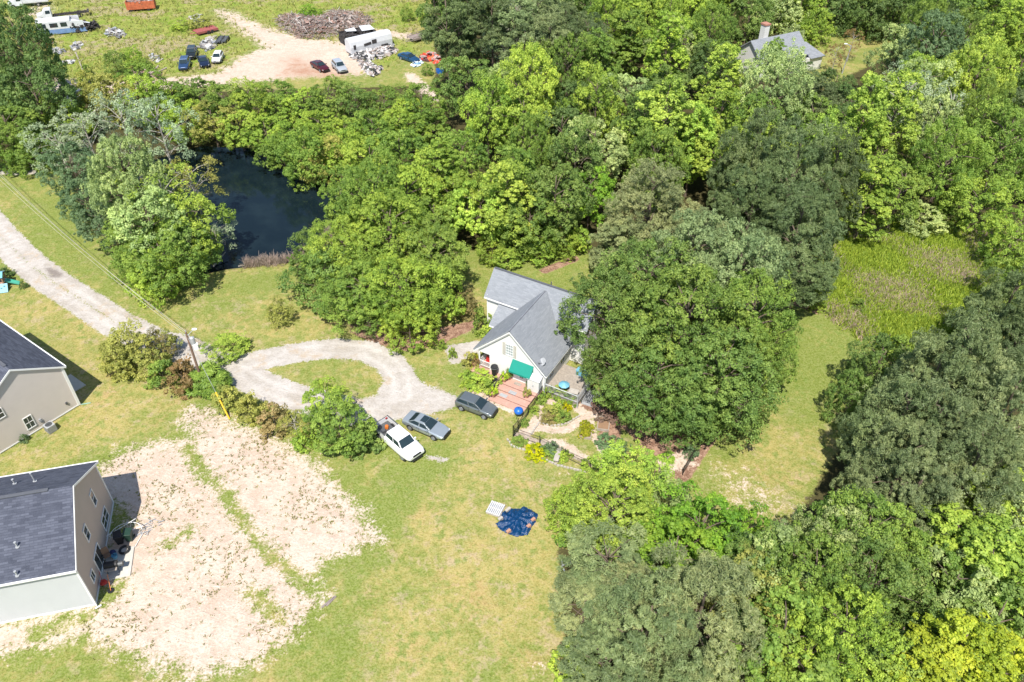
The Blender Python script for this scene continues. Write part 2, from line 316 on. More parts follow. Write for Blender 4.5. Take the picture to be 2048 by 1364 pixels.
lit = union(poly([(890, 500), (870, 300), (870, 115), (860, -80), (2300, -80), (2300, 440), (1980, 465), (1700, 430), (1660, 470), (1640, 590), (1560, 560), (1500, 600), (1160, 505), (960, 500)], 1.5), poly([(1120, 1100), (1250, 1050), (1560, 1090), (1640, 960), (1800, 700), (2000, 690), (2300, 600), (2300, 1500), (1150, 1500)], 1.5),
    poly([(640, 560), (730, 470), (900, 480), (930, 600), (800, 660), (680, 640)], 1.5), poly([(-80, 120), (80, 60), (150, 190), (860, 170), (890, 300), (840, 500), (640, 500), (700, 340), (500, 280), (380, 300), (300, 590), (100, 330), (-80, 320)], 1.5)*.85)
clear = poly([(1560, 90), (1700, 55), (1790, 75), (1760, 120), (1600, 200), (1560, 150)], 2)
lit = np.minimum(lit, 1-clear)
mead = union(poly([(1640, 480), (1720, 440), (1900, 440), (2100, 480), (2100, 620), (1900, 700), (1800, 720), (1690, 650), (1635, 600)], 1.0), .52*poly([(-100, -40), (850, -40), (850, 100), (750, 150), (500, 110), (430, 170), (100, 175)], 2)*(1-jk))
lit = np.minimum(lit, 1-poly([(1640, 480), (1720, 445), (1900, 445), (2000, 480), (1950, 620), (1860, 700), (1800, 720), (1690, 650), (1635, 600)], 1.0))
dry = .37+.0*X
dry += .30*poly([(180, 750), (330, 780), (330, 880), (150, 930), (-20, 930), (100, 880)], 4) + .32*poly([(950, 850), (1100, 950), (1130, 1100), (1090, 1364), (760, 1364), (620, 1250), (780, 1100), (900, 950)], 8) + .3*poly([(1380, 900), (1560, 780), (1600, 900), (1560, 1050), (1400, 960)], 5)
dry -= .30*poly([(1450, 560), (1560, 590), (1720, 670), (1660, 780), (1580, 850), (1400, 1000), (1350, 960), (1500, 800)], 4)
dry += .30*poly([(100, 560), (330, 760), (150, 780), (0, 600)], 4) - .35*poly([(1480, 560), (1720, 680), (1640, 760), (1560, 800), (1450, 700)], 4) - .3*poly([(930, 520), (1180, 500), (1180, 600), (930, 560)], 3) - .25*poly([(0, 330), (180, 330), (220, 560), (100, 520)], 4)
dry += .1*poly([(450, 560), (640, 520), (640, 680), (440, 680)], 4)
for (a, b, w_) in (((880, 900), (760, 1040), 2), ((330, 870), (190, 935), 1.6), ((620, 560), (460, 570), 2.5), ((690, 1080), (650, 1364), 3.0)):
    dry -= .35*sm(w_-ldist(X, Y, P2([a, b])), 1.5)
Z = -.0*X
k = np.clip((sp+.8)/3.5, 0, 1); Z -= 1.8*k*k*(3-2*k)
mul = union(mul, .6*np.clip(1-np.abs(sp+.1)/.7, 0, 1)*(Y < 100))
verts = np.stack([X.ravel(), Y.ravel(), Z.ravel()], 1)
ii, jj = np.meshgrid(np.arange(ny-1), np.arange(nx-1), indexing='ij'); a0 = (ii*nx+jj).ravel()
faces = np.stack([a0, a0+1, a0+nx+1, a0+nx], 1)
CA = np.stack([g_, d_, mul, lit], -1).reshape(-1, 4); CB = np.stack([np.clip(dry, 0, 1), mead, clay, rut], -1).reshape(-1, 4)
def fc(a): a = a.reshape(-1)[faces].mean(1); return a
nz = fc((np.sin(X*2.1+Y*1.3)+np.sin(X*-1.7+Y*2.9)+np.sin(X*5.1-Y*4.3))*.05)
cls = np.zeros(len(faces), int)
cls[fc(mead)+nz > .5] = 1; cls[fc(lit)+nz > .5] = 6; cls[fc(mul)+nz > .5] = 2; cls[fc(d_)+nz > .5] = 3; cls[(fc(jk)+nz > .5)] = 4; cls[(fc(path)+nz > .5)] = 7; cls[fc(g_)+nz > .42] = 5
def npmesh(name, v, f, mats, attrs=(), smooth=False):
    me = bpy.data.meshes.new(name); k = f.shape[1]
    me.vertices.add(len(v)); me.vertices.foreach_set('co', v.astype(np.float32).ravel())
    me.loops.add(f.size); me.loops.foreach_set('vertex_index', f.astype(np.int32).ravel())
    me.polygons.add(len(f)); me.polygons.foreach_set('loop_start', (np.arange(len(f))*k).astype(np.int32)); me.polygons.foreach_set('loop_total', np.full(len(f), k, np.int32))
    me.update(calc_edges=True)
    for an, ty, data in attrs:
        at_ = me.attributes.new(an, ty, 'POINT'); at_.data.foreach_set('color' if ty == 'FLOAT_COLOR' else 'value', data.astype(np.float32).ravel())
    me.materials.append(mats)
    if smooth: me.polygons.foreach_set('use_smooth', np.ones(len(f), bool))
    return me
for ci, nm in enumerate(['ground', 'meadow_ground', 'mulch_bed', 'dirt_lot', 'dirt_track', 'gravel_driveway', 'forest_floor', 'garden_path']):
    fs = faces[cls == ci]
    if not len(fs): continue
    u_, inv = np.unique(fs, return_inverse=True)
    me = npmesh(nm, verts[u_], inv.reshape(fs.shape), GM, [('ma', 'FLOAT_COLOR', CA[u_]), ('mb', 'FLOAT_COLOR', CB[u_])], True)
    o = bpy.data.objects.new(nm, me); COL.objects.link(o); o['kind'] = 'structure'
# surrounding land out to the horizon
ov = []; of = []
x0, x1, y0, y1 = xs[0], xs[-1], ys[0], ys[-1]; BIG = 2500
for q in (((-BIG, y1), (BIG, y1), (BIG, BIG), (-BIG, BIG)), ((-BIG, -BIG), (BIG, -BIG), (BIG, y0), (-BIG, y0)), ((-BIG, y0), (x0, y0), (x0, y1), (-BIG, y1)), ((x1, y0), (BIG, y0), (BIG, y1), (x1, y1))):
    n = len(ov); ov += [(a, b, 0) for a, b in q]; of.append((n, n+1, n+2, n+3))
me = npmesh('far_ground', np.array(ov, float), np.array(of), GM, [('ma', 'FLOAT_COLOR', np.tile([0, 0, 0, .4], (len(ov), 1))), ('mb', 'FLOAT_COLOR', np.tile([.4, .6, 0, 0], (len(ov), 1)))])
o = bpy.data.objects.new('far_ground', me); COL.objects.link(o); o['kind'] = 'structure'
# pond
g = NG('pond_water'); g.link(g.mix(g.ramp(g.noise(g.pos(), .25, 4), .4, .7), (.006, .013, .018), (.011, .021, .026)), g.b.inputs['Base Color']); g.b.inputs['Roughness'].default_value = .04; g.b.inputs['IOR'].default_value = 1.33
g.bump(g.math('ADD', g.noise(g.pos(), 2.2, 3), g.math('MULTIPLY', g.noise(g.pos(), 9, 2), .3)), .12, .05); M['water'] = g.m
cc = POND.mean(0); b = MB(); pw = [tuple(cc+(p-cc)*1.06) for p in POND]
b.add([(p[0], p[1], -.45) for p in pw], [tuple(range(len(pw)))]); o = b.build('pond_water', M['water']); o['kind'] = 'structure'

# ---------------------------------------------------------------- trees
def unit(a): return a/np.maximum(np.linalg.norm(a, axis=-1, keepdims=True), 1e-9)
def leafquads(c, nrm, size, asp, g):
    t = unit(np.cross(nrm, g.normal(size=nrm.shape))); bt = np.cross(nrm, t); size = size[:, None]
    v = np.stack([c-t*size, c+bt*size*asp, c+t*size, c-bt*size*asp], 1)
    return v.reshape(-1, 3)
PROF = dict(round=lambda t: np.sqrt(np.clip(1-((t-.42)/.62)**2, 0, 1)), cone=lambda t: np.clip(np.sin(np.clip(t*1.15+.22, 0, 1.37)*2.05), .05, 1)**.7*(1-.35*t),
            dome=lambda t: np.sqrt(np.clip(1-(t*.98)**2.2, 0, 1)), flat=lambda t: np.sqrt(np.clip(1-((t-.6)/.7)**2, 0, 1)))
def lobes_for(g, Rr, H0, H1, prof, n, lr):
    out = []; tries = 0
    while len(out) < n and tries < 4000:
        tries += 1; t = g.random(); p = float(PROF[prof](np.array(t)))
        if g.random() > p+.12: continue
        az = g.random()*6.283; rad = Rr*p*(.35+.5*math.sqrt(g.random()))
        c = np.array([rad*math.cos(az), rad*math.sin(az), H0+(H1-H0)*(.08+.84*t)]); s_ = Rr*lr*g.uniform(.62, 1.36)
        if all(np.linalg.norm((c-o_)*[1, 1, .9]) > .62*(s_+so_) for o_, so_ in out) or tries > 2500: out.append((c, s_))
    return out
def crown_mesh(name, seed, Rr=5, H0=3, H1=12, prof='round', nl=16, lr=.36, nc=15, nleaf=48, ls=.17, rc=.3, needle=False, flat=.8, gap=0.0, asp=.62, coh=.9):
    g = np.random.default_rng(seed); L = lobes_for(g, Rr, H0, H1, prof, nl, lr); zc = H0+(H1-H0)*.4
    cs = []; ns = []; vs = []
    if True:
        for c, s_ in L:
            out = unit(c-np.array([0, 0, zc])+1e-3); lv = g.random()*.45-.05
            d = unit(g.normal(size=(nc, 3))+out*.55+np.array([0, 0, .4])); q = c+d*s_*np.array([1, 1, flat])*np.where(g.random((nc, 1)) < .14, g.uniform(1.05, 1.4, (nc, 1)), g.uniform(.68, 1.05, (nc, 1)))
            if gap: q = q[g.random(nc) > gap]; d = d[:len(q)]
            for qq, dd in zip(q, d):
                r_ = s_*rc*g.uniform(.7, 1.3); e = unit(g.normal(size=(nleaf, 3))+dd*.5+np.array([0, 0, .25]))
                cs.append(qq+e*r_*g.uniform(.55, 1.1, (nleaf, 1))*np.array([1, 1, .75])); ns.append(unit(e*coh+g.normal(size=(nleaf, 3))*(.38 if not needle else .6)+np.array([0, 0, .5]))); vs.append(np.clip(lv+g.random()*.3+g.uniform(-.1, .3, nleaf), 0, 1))
        c = np.concatenate(cs); n = np.concatenate(ns); a_ = np.concatenate(vs)
        v = leafquads(c, n, ls*g.uniform(.6, 1.35, len(c)), asp, g); a = np.repeat(a_, 4)
    f = np.arange(len(v)).reshape(-1, 4)
    return npmesh(name, v, f, M['needle'] if needle else M['leaf'], [('v', 'FLOAT', a)]), L
def trunk_mesh(name, L, H0, H1, r, m_, lean=0.0, limbs=1.0, seed=0, top=.85):
    b = MB(); g = random.Random(seed); n = 5; pts = []
    for i in range(n+1):
        t = i/n; pts.append((lean*t*t+g.uniform(-.15, .15)*t, g.uniform(-.15, .15)*t, (H0+(H1-H0)*top)*t))
    for i in range(n): b.tube(pts[i], pts[i+1], r*(1-.75*i/n), r*(1-.75*(i+1)/n), 7, i == n-1)
    for k, (c, s_) in enumerate(L):
        if g.random() > limbs: continue
        zz = max(H0*.6, c[2]-g.uniform(.8, 2.2)); i = min(n-1, int(zz/pts[-1][2]*n)); t = zz/pts[-1][2]*n-i; t = min(t, 1)
        p = [pts[i][j]+(pts[i+1][j]-pts[i][j])*t for j in range(3)]; mid = [(p[0]+c[0])/2, (p[1]+c[1])/2, (p[2]+c[2])/2+.3]
        rr = r*.32; b.tube(p, mid, rr, rr*.7, 5, False); b.tube(mid, tuple(c), rr*.7, rr*.25, 5, False)
        for q in range(2):
            e = (c[0]+g.uniform(-1, 1)*s_*.8, c[1]+g.uniform(-1, 1)*s_*.8, c[2]+g.uniform(.1, .8)*s_); b.tube(tuple(c), e, rr*.25, rr*.08, 4, False)
    me = bpy.data.meshes.new(name); me.from_pydata(b.v, [], b.f); me.materials.append(m_); me.shade_smooth(); return me
PROTO = {}
def proto(kind, seeds, Rr, H0, H1, bark='bark', tr=.25, limbs=1, lean=0, **k):
    out = []
    for s_ in seeds:
        cm, L = crown_mesh('crown', s_, Rr, H0, H1, **k); out.append((cm, trunk_mesh('trunk', L, H0, H1, tr, M[bark], lean, limbs, s_), Rr, H1))
    PROTO[kind] = out
proto('oak', (1, 2, 3, 4), 5, 2.4, 11, nl=18, lr=.36, nc=24, nleaf=40, ls=.135, rc=.27)
proto('cone', (11, 12, 13), 4, 2.6, 15, prof='cone', nl=24, lr=.38, nc=22, nleaf=38, ls=.14, rc=.28, tr=.22)
proto('shrubby', (21, 22, 23), 4.5, .5, 7, prof='round', nl=16, lr=.38, nc=22, nleaf=38, ls=.13, rc=.28, tr=.12)
proto('big', (31, 32, 33), 7.5, 2.2, 12, nl=34, lr=.28, nc=30, nleaf=42, ls=.125, rc=.25, tr=.4)
PK = dict(needle=True, asp=.2, coh=.7)
proto('pine', (41, 42, 43), 5, 5.5, 16, prof='round', nl=32, lr=.25, nc=22, nleaf=42, ls=.20, rc=.32, tr=.25, limbs=.6, **PK)
proto('bigpine', (51, 52), 7, 3.0, 14, prof='dome', nl=46, lr=.23, nc=28, nleaf=48, ls=.18, rc=.27, tr=.35, limbs=.5, **PK)
proto('sparse', (61, 62), 4.5, 3, 12, bark='palebark', prof='flat', nl=17, lr=.36, nc=12, nleaf=34, ls=.115, rc=.36, gap=.2, tr=.22)
proto('bush', (71, 72, 73), 1.5, .1, 1.9, prof='dome', nl=12, lr=.42, nc=12, nleaf=30, ls=.085, rc=.42, tr=.05)
proto('spiky', (81,), 1.5, .1, 2.6, prof='dome', nl=16, lr=.34, nc=14, nleaf=30, ls=.3, rc=.5, tr=.05, limbs=.3, needle=True, asp=.14)
proto('tallpine', (91, 92), 4, 8.5, 18, prof='round', nl=24, lr=.27, nc=13, nleaf=56, ls=.22, rc=.42, tr=.2, limbs=.6, **PK)
TONE = dict(lime=(.212, .28, .052), ygreen=(.178, .24, .042), green=(.128, .185, .038), mid=(.102, .152, .038), dark=(.072, .112, .034), bluish=(.085, .13, .06), pine=(.122, .152, .066), dpine=(.088, .116, .047), opine=(.158, .175, .078),
            pale=(.225, .275, .105), silver=(.21, .25, .15), olive=(.215, .218, .058), bronze=(.175, .15, .06), yellow=(.25, .335, .035), sage=(.155, .195, .085), gold=(.42, .29, .015), vivid=(.12, .205, .028), red=(.165, .115, .05), plum=(.12, .08, .06))
TW = dict(lime='yellow-green', ygreen='fresh green', green='mid-green', mid='deep green', dark='dark green', bluish='bluish green', pine='grey-green', dpine='dark grey-green', opine='olive-grey', pale='pale green', silver='silvery', olive='olive green', bronze='bronze', yellow='bright yellow', sage='sage green', gold='golden', vivid='vivid green', red='reddish', plum='plum brown')
tcount = [0]; placed = []
def tree(px, py, Rr, H, kind, tone, label, group=None, ground=False, name=None, cat='tree'):
    pr_ = PROTO[kind]; tcount[0] += 1; Rr = Rr*(.88 if kind not in ('bush', 'spiky') else .95); cm, tm, R0, H0_ = pr_[tcount[0] % len(pr_)]
    frac = dict(oak=.6, cone=.6, shrubby=.5, big=.58, pine=.7, tallpine=.75, bigpine=.55, sparse=.62, bush=.45, spiky=.4)[kind]
    x, y, _ = at(px, py, H*frac) if not ground else at(px, py, 0)
    g = random.Random(tcount[0]*17); nm = name or dict(oak='broadleaf_tree', cone='broadleaf_tree', shrubby='small_tree', big='broadleaf_tree', pine='pine_tree', tallpine='pine_tree', bigpine='pine_tree', sparse='sparse_tree', bush='bush', spiky='bush')[kind]
    e = empty(nm, (x, y, 0), g.uniform(0, 6.28), label, 'bush' if kind in ('bush', 'spiky') and cat == 'tree' else cat, group)
    e.scale = (Rr/R0, Rr/R0*g.uniform(.93, 1.07), H/H0_)
    c = [min(.6, q*2.1) for q in TONE[tone]]; bj = g.uniform(.9, 1.12); j = [bj*g.uniform(.97, 1.03) for _ in range(3)]
    for n_, me in (('crown' if kind not in ('bush', 'spiky') else 'foliage', cm), ('trunk' if kind not in ('bush', 'spiky') else 'stems', tm)):
        o = bpy.data.objects.new(n_, me); COL.objects.link(o); o.parent = e
        o.color = (c[0]*j[0], c[1]*j[1], c[2]*j[2], 1)
    placed.append((px, py, Rr, H, x, y)); return e
def trees(rows, group=None):
    for r_ in rows: tree(*r_[:7], group=group, **(r_[7] if len(r_) > 7 else {}))
trees([
 (48, 105, 6.5, 16, 'big', 'dark', 'tall dark green tree at the left photo edge beside the camper wreck'),
 (70, 190, 6.0, 13, 'oak', 'dark', 'dark green tree in front of the tall one at the top left edge'),
 (10, 205, 5.0, 11, 'oak', 'mid', 'deep green tree cut by the left photo edge, uppermost of its column'),
 (20, 262, 5.0, 9, 'oak', 'green', 'mid-green tree cut by the left photo edge above the lawn'),
 (80, 248, 4.5, 8, 'shrubby', 'mid', 'low deep green tree between the left edge and the grey sparse trees'),
 (60, 300, 4.0, 6.5, 'shrubby', 'green', 'low green tree where the left lawn meets the thicket'),
 (8, 312, 3.6, 5, 'shrubby', 'green', 'low green shrub tree at the left edge just above the lawn'),
 (130, 245, 4.2, 7, 'shrubby', 'ygreen', 'fresh green low tree left of the grey sparse trees'),
 (185, 200, 3.6, 7, 'shrubby', 'olive', 'olive green low tree beside the half hidden white car'),
 (235, 205, 4.4, 7, 'shrubby', 'olive', 'olive green tree behind the grey sparse trees'),
 (176, 165, 2.4, 7, 'cone', 'green', 'slim green tree standing at the yard track near the half hidden car'),
 (120, 300, 4.4, 9, 'sparse', 'silver', 'grey-green sparse tree, leftmost of the silvery ones by the pond'),
 (175, 270, 5.0, 12, 'sparse', 'silver', 'silvery sparse tree with pale limbs, second from left by the pond'),
 (250, 258, 4.6, 13, 'sparse', 'silver', 'half bare silvery tree with thin pale limbs, middle one by the pond'),
 (322, 258, 4.8, 13, 'sparse', 'silver', 'silvery leaved tree with white limbs, rightmost of those by the pond'),
 (150, 345, 4.2, 9, 'oak', 'bluish', 'bluish green tree above the left lawn, top of the row'),
 (175, 400, 3.8, 8, 'oak', 'bluish', 'bluish green tree above the left lawn, middle of the row'),
 (205, 450, 3.4, 7, 'oak', 'bluish', 'bluish green tree above the left lawn, bottom of the row'),
 (262, 375, 5.6, 14, 'big', 'pale', 'large pale yellow-green tree left of the pond'),
 (330, 400, 5.0, 11, 'sparse', 'lime', 'loose yellow-green tree with visible limbs at the left pond bank'),
 (385, 365, 4.0, 9, 'sparse', 'olive', 'olive tree overhanging the top left corner of the pond'),
 (300, 445, 4.8, 11, 'oak', 'pale', 'pale green tree in the middle of the clump left of the pond'),
 (380, 450, 4.8, 9, 'oak', 'ygreen', 'fresh green tree leaning over the left pond shore'),
 (430, 468, 2.8, 5, 'sparse', 'silver', 'thin silvery branchy tree leaning furthest over the water'),
 (265, 480, 4.0, 8, 'oak', 'green', 'green tree at the lawn side of the clump left of the pond'),
 (325, 520, 4.8, 8, 'oak', 'green', 'green tree on the grass at the lower end of the pond clump'),
 (375, 512, 3.6, 6, 'shrubby', 'mid', 'deep green low tree shading the lower left pond corner'),
 (308, 562, 3.2, 5.5, 'shrubby', 'ygreen', 'lowest fresh green tree of the pond clump, nearest the drive'),
 (265, 530, 2.6, 5, 'shrubby', 'green', 'small green tree beside the wires at the pond clump'),
])
rowA = [(300, 185), (347, 182), (398, 172), (450, 200), (500, 188), (552, 182), (608, 192), (660, 186), (713, 200), (768, 190), (815, 213), (275, 150), (845, 200)]
ordn = ['first', 'second', 'third', 'fourth', 'fifth', 'sixth', 'seventh', 'eighth', 'ninth', 'tenth', 'eleventh', 'twelfth', 'thirteenth', 'fourteenth', 'fifteenth', 'sixteenth']
for i, (a, b_) in enumerate(sorted(rowA)):
    tn = ['green', 'ygreen', 'green', 'mid', 'green', 'ygreen'][i % 6]
    tree(a, b_+16, 4.4+.4*math.sin(i*2.1), 7.0+1.2*math.sin(i*1.7), 'oak', tn, '%s tree between yard and pond, %s from the left in the back row' % (TW[tn], ordn[i]), 'trees between the junk yard and the pond')
rowB = [(372, 238), (425, 238), (478, 248), (533, 262), (590, 272), (640, 255), (690, 262), (745, 255), (800, 250), (850, 250), (612, 318), (660, 318), (706, 312), (565, 300)]
for i, (a, b_) in enumerate(sorted(rowB)):
    tn = ['ygreen', 'olive', 'lime', 'ygreen', 'green', 'ygreen', 'green'][i % 7]
    tree(a, b_+6, 4.2+.4*math.sin(i*2.7), 6.0+1.0*math.sin(i*1.3), 'shrubby' if b_ > 290 else 'oak', tn, '%s tree on the far pond bank, %s from the left in the front row' % (TW[tn], ordn[i]), 'trees on the far pond bank')
trees([
 (742, 330, 5.0, 10, 'oak', 'ygreen', 'fresh green tree at the upper right pond corner'),
 (800, 318, 5.0, 11, 'oak', 'green', 'green tree two crowns right of the pond top corner'),
 (700, 385, 4.2, 8.5, 'oak', 'green', 'green tree hanging over the right pond shore'),
 (752, 400, 5.2, 12, 'big', 'green', 'tall green tree right of the pond and above the lawn clump'),
 (815, 395, 5.0, 11, 'oak', 'ygreen', 'fresh green tree left of the small yellow-green forest trees'),
 (872, 345, 4.2, 12, 'cone', 'lime', 'narrow yellow-green tree left of the centre of the woods'),
 (925, 330, 4.4, 11, 'oak', 'green', 'green tree right of the narrow yellow-green one'),
 (908, 395, 4.4, 9, 'oak', 'ygreen', 'fresh green tree above the lawn behind the white house, left'),
 (870, 440, 4.2, 8, 'oak', 'green', 'green tree touching the top of the lawn clump'),
 (960, 420, 4.6, 10, 'oak', 'lime', 'yellow-green tree above the bushes behind the white house'),
 (1010, 400, 4.6, 13, 'cone', 'lime', 'tall yellow-green tree above the bushes behind the white house'),
 (1060, 440, 4.2, 9, 'oak', 'green', 'green tree behind the bushes, right of the tall yellow-green one'),
 (1110, 400, 4.8, 12, 'oak', 'mid', 'deep green tree above the gap beside the round pine'),
 (1180, 395, 3.8, 9, 'oak', 'vivid', 'vivid green small crown just left of the round grey-green pine'),
 (1150, 330, 5.0, 13, 'oak', 'mid', 'deep green tree in the woods up left of the round pine'),
 (700, 500, 6.0, 9, 'big', 'ygreen', 'spreading fresh green tree at the right end of the pond'),
 (780, 470, 6.6, 11, 'big', 'ygreen', 'large fresh green tree topping the lawn clump left of the house'),
 (860, 520, 5.2, 9, 'big', 'green', 'green tree at the right shoulder of the lawn clump'),
 (655, 560, 4.8, 6.5, 'shrubby', 'mid', 'deep green drooping tree at the left end of the lawn clump'),
 (730, 590, 5.4, 7.5, 'big', 'green', 'green tree in the lower left of the lawn clump'),
 (805, 585, 5.6, 8.5, 'big', 'ygreen', 'fresh green tree in the middle of the lawn clump'),
 (875, 590, 3.7, 6.5, 'shrubby', 'ygreen', 'fresh green tree at the lower right of the lawn clump'),
 (818, 652, 3.4, 5, 'shrubby', 'ygreen', 'small fresh green tree at the bottom tip of the lawn clump'),
 (928, 610, 1.8, 3, 'shrubby', 'bronze', 'brownish shrub tree at the right foot of the lawn clump'),
 (620, 510, 3.0, 5, 'shrubby', 'mid', 'small dark tree at the right end of the reeds'),
 # pines top
 (893, 40, 4.6, 19, 'tallpine', 'dpine', 'grey-green pine at the left edge of the tall pine stand'),
 (935, 20, 4.8, 19, 'tallpine', 'dpine', 'second pine from left in the tall stand with bare trunks'),
 (918, 75, 3.6, 15, 'tallpine', 'dpine', 'shorter pine in front of the tall stand'),
 (985, 30, 5.0, 19, 'tallpine', 'dpine', 'third pine from left in the tall stand'),
 (1030, 50, 5.0, 18, 'tallpine', 'pine', 'pine in the middle of the tall stand'),
 (1075, 25, 5.0, 18, 'tallpine', 'pine', 'pine near the right end of the tall stand, back'),
 (1100, 70, 5.0, 17, 'tallpine', 'pine', 'rightmost pine of the tall stand'),
 (1050, 95, 4.2, 15, 'tallpine', 'pine', 'front pine of the tall stand above the woods'),
 (935, 165, 5.6, 11, 'oak', 'mid', 'rounded deep green tree below the tall pines'),
 (975, 215, 5.0, 11, 'oak', 'green', 'green tree below the rounded deep green one'),
 (1055, 185, 5.4, 15, 'big', 'lime', 'broad yellow-green tree right of the rounded deep green one'),
 (1048, 250, 5.0, 13, 'oak', 'ygreen', 'fresh green tree under the broad yellow-green one'),
 (1215, 60, 5.4, 14, 'big', 'ygreen', 'broad fresh green tree right of the tall pine stand'),
 (1325, 255, 5.4, 17, 'cone', 'lime', 'tall bright yellow-green tree above the round grey-green pine'),
 (1388, 285, 4.2, 14, 'cone', 'lime', 'yellow-green tree right of the tall bright one above the pine'),
 (1440, 165, 4.8, 15, 'cone', 'lime', 'pale yellow-green tree below the white chimney'),
 (1545, 195, 6.4, 16, 'big', 'pale', 'large whitish green tree in front of the chimney house'),
 (1600, 150, 4.0, 8, 'pine', 'dpine', 'dark low pine in front of the right wing of the chimney house'),
 (1490, 250, 4.5, 13, 'oak', 'green', 'green tree down left of the whitish green one'),
 (1650, 305, 4.0, 15, 'cone', 'lime', 'narrow yellow-green tree above the rough meadow, left'),
 (1722, 255, 4.2, 18, 'cone', 'lime', 'tall narrow yellow-green tree below the lamp post'),
 (1785, 240, 4.6, 17, 'cone', 'lime', 'tall yellow-green tree right of the narrow one below the lamp post'),
 (1620, 200, 5.0, 12, 'pine', 'dpine', 'grey-green pine left of the lamp post'),
 (1668, 180, 4.4, 9, 'oak', 'dark', 'dark green tree just below the reddish vine by the lamp post'),
 (1860, 110, 7.0, 15, 'big', 'bluish', 'large bluish dark tree right of the clearing'),
 (1790, 120, 4.6, 12, 'oak', 'pale', 'pale green tree at the lower edge of the clearing'),
 (1835, 165, 4.0, 12, 'oak', 'lime', 'yellow-green tree in front of the large bluish one'),
 (1950, 165, 6.4, 15, 'big', 'lime', 'large yellow-green tree at the upper right of the woods'),
 (1890, 330, 5.4, 13, 'big', 'green', 'large green tree above the rough meadow'),
 (2000, 300, 6.2, 14, 'big', 'green', 'large green tree at the right photo edge above the meadow'),
 (1960, 400, 4.5, 9, 'oak', 'ygreen', 'fresh green tree at the right end of the meadow edge'),
 (1800, 385, 4.6, 10, 'oak', 'green', 'green tree at the middle of the meadow top edge'),
 (1740, 385, 4.4, 12, 'cone', 'ygreen', 'fresh green tree at the left of the meadow top edge'),
 (2035, 560, 4.0, 8, 'oak', 'green', 'green tree cut by the right photo edge beside the meadow'),
 (2030, 470, 4.0, 8, 'oak', 'ygreen', 'fresh green tree at the right photo edge, meadow top corner'),
 # middle pines
 (1300, 425, 6.8, 14, 'bigpine', 'opine', 'round olive-grey pine behind the big tree group'),
 (1250, 480, 4.4, 8, 'pine', 'opine', 'smaller olive-grey pine at the lower left of the round one'),
 (1395, 470, 4.4, 10, 'pine', 'opine', 'olive-grey pine at the right of the round one'),
 (1215, 510, 2.6, 4.5, 'pine', 'opine', 'low grey-green pine at the lawn edge behind the house'),
 (1500, 340, 6.0, 17, 'bigpine', 'dpine', 'dark pine, leftmost top of the dark pine group left of the meadow'),
 (1580, 370, 7.4, 18, 'bigpine', 'dpine', 'tallest dark pine of the group left of the meadow'),
 (1660, 365, 5.6, 15, 'bigpine', 'dpine', 'dark pine touching the top left meadow corner'),
 (1500, 430, 5.8, 14, 'bigpine', 'dpine', 'dark pine in the middle left of the group by the meadow'),
 (1590, 480, 6.4, 14, 'bigpine', 'dpine', 'dark pine at the left side of the meadow'),
 (1600, 545, 4.4, 9, 'pine', 'dpine', 'lowest dark pine at the lower left meadow corner'),
 (1550, 545, 4.2, 9, 'pine', 'dpine', 'dark pine directly behind the big tree group'),
 # big tree group by the house
 (1225, 640, 6.0, 10.5, 'big', 'mid', 'deep green crown touching the right end of the house roof'),
 (1290, 575, 6.2, 12, 'big', 'mid', 'deep green crown at the back left of the big tree group'),
 (1385, 530, 6.4, 13, 'big', 'sage', 'silvery green crown at the back of the big tree group'),
 (1470, 560, 6.0, 13, 'big', 'sage', 'silvery green crown at the back right of the big tree group'),
 (1500, 650, 5.4, 12, 'big', 'green', 'green crown at the right of the big tree group'),
 (1370, 660, 7.6, 14, 'big', 'green', 'large green crown in the centre of the big tree group'),
 (1240, 735, 4.6, 8, 'big', 'mid', 'deep green crown over the side deck of the house'),
 (1312, 765, 5.7, 10, 'big', 'mid', 'deep green crown at the front left of the big tree group'),
 (1432, 760, 6.2, 11, 'big', 'mid', 'deep green crown at the front right of the big tree group'),
 (1525, 720, 3.8, 8, 'big', 'green', 'green crown at the far right edge of the big tree group'),
 (1378, 803, 4.6, 7.2, 'big', 'mid', 'deep green crown hanging lowest over the garden mulch'),
 (1476, 825, 2.8, 4.2, 'shrubby', 'dark', 'small dark tree at the lower right of the big tree group'),
 # bottom right woods
 (1262, 945, 3.5, 5.5, 'oak', 'lime', 'bright yellow-green tree overhanging the garden fence'),
 (1228, 1022, 4.8, 7.0, 'big', 'lime', 'large bright yellow-green tree below the garden'),
 (1155, 1020, 2.6, 4.5, 'shrubby', 'ygreen', 'small fresh green tree at the left edge below the garden'),
 (1340, 1000, 2.2, 4.5, 'shrubby', 'pale', 'pale green small tree between bright tree and fence end'),
 (1402, 1062, 4.0, 6.5, 'oak', 'vivid', 'vivid green feathery tree right of the bright yellow-green one'),
 (1348, 1115, 4.2, 7.5, 'oak', 'vivid', 'vivid green feathery tree, lower of the pair'),
 (1484, 1062, 2.3, 5.0, 'shrubby', 'vivid', 'vivid green small tree at the lawn edge'),
 (1215, 1120, 3.8, 8, 'pine', 'pine', 'grey-green thin pine beside the white gate scrap'),
 (1170, 1200, 3.4, 6, 'pine', 'opine', 'olive-grey spreading pine leaning over the lawn edge'),
 (1250, 1190, 3.0, 7, 'pine', 'opine', 'olive-grey pine between the leaning one and the giant pine'),
 (1290, 1275, 5.4, 12, 'bigpine', 'pine', 'giant grey-green pine at the bottom edge, left crown'),
 (1395, 1240, 6.0, 13, 'bigpine', 'opine', 'giant grey-green pine at the bottom edge, right crown'),
 (1210, 1330, 3.4, 7, 'pine', 'pine', 'grey-green pine cut by the bottom photo edge'),
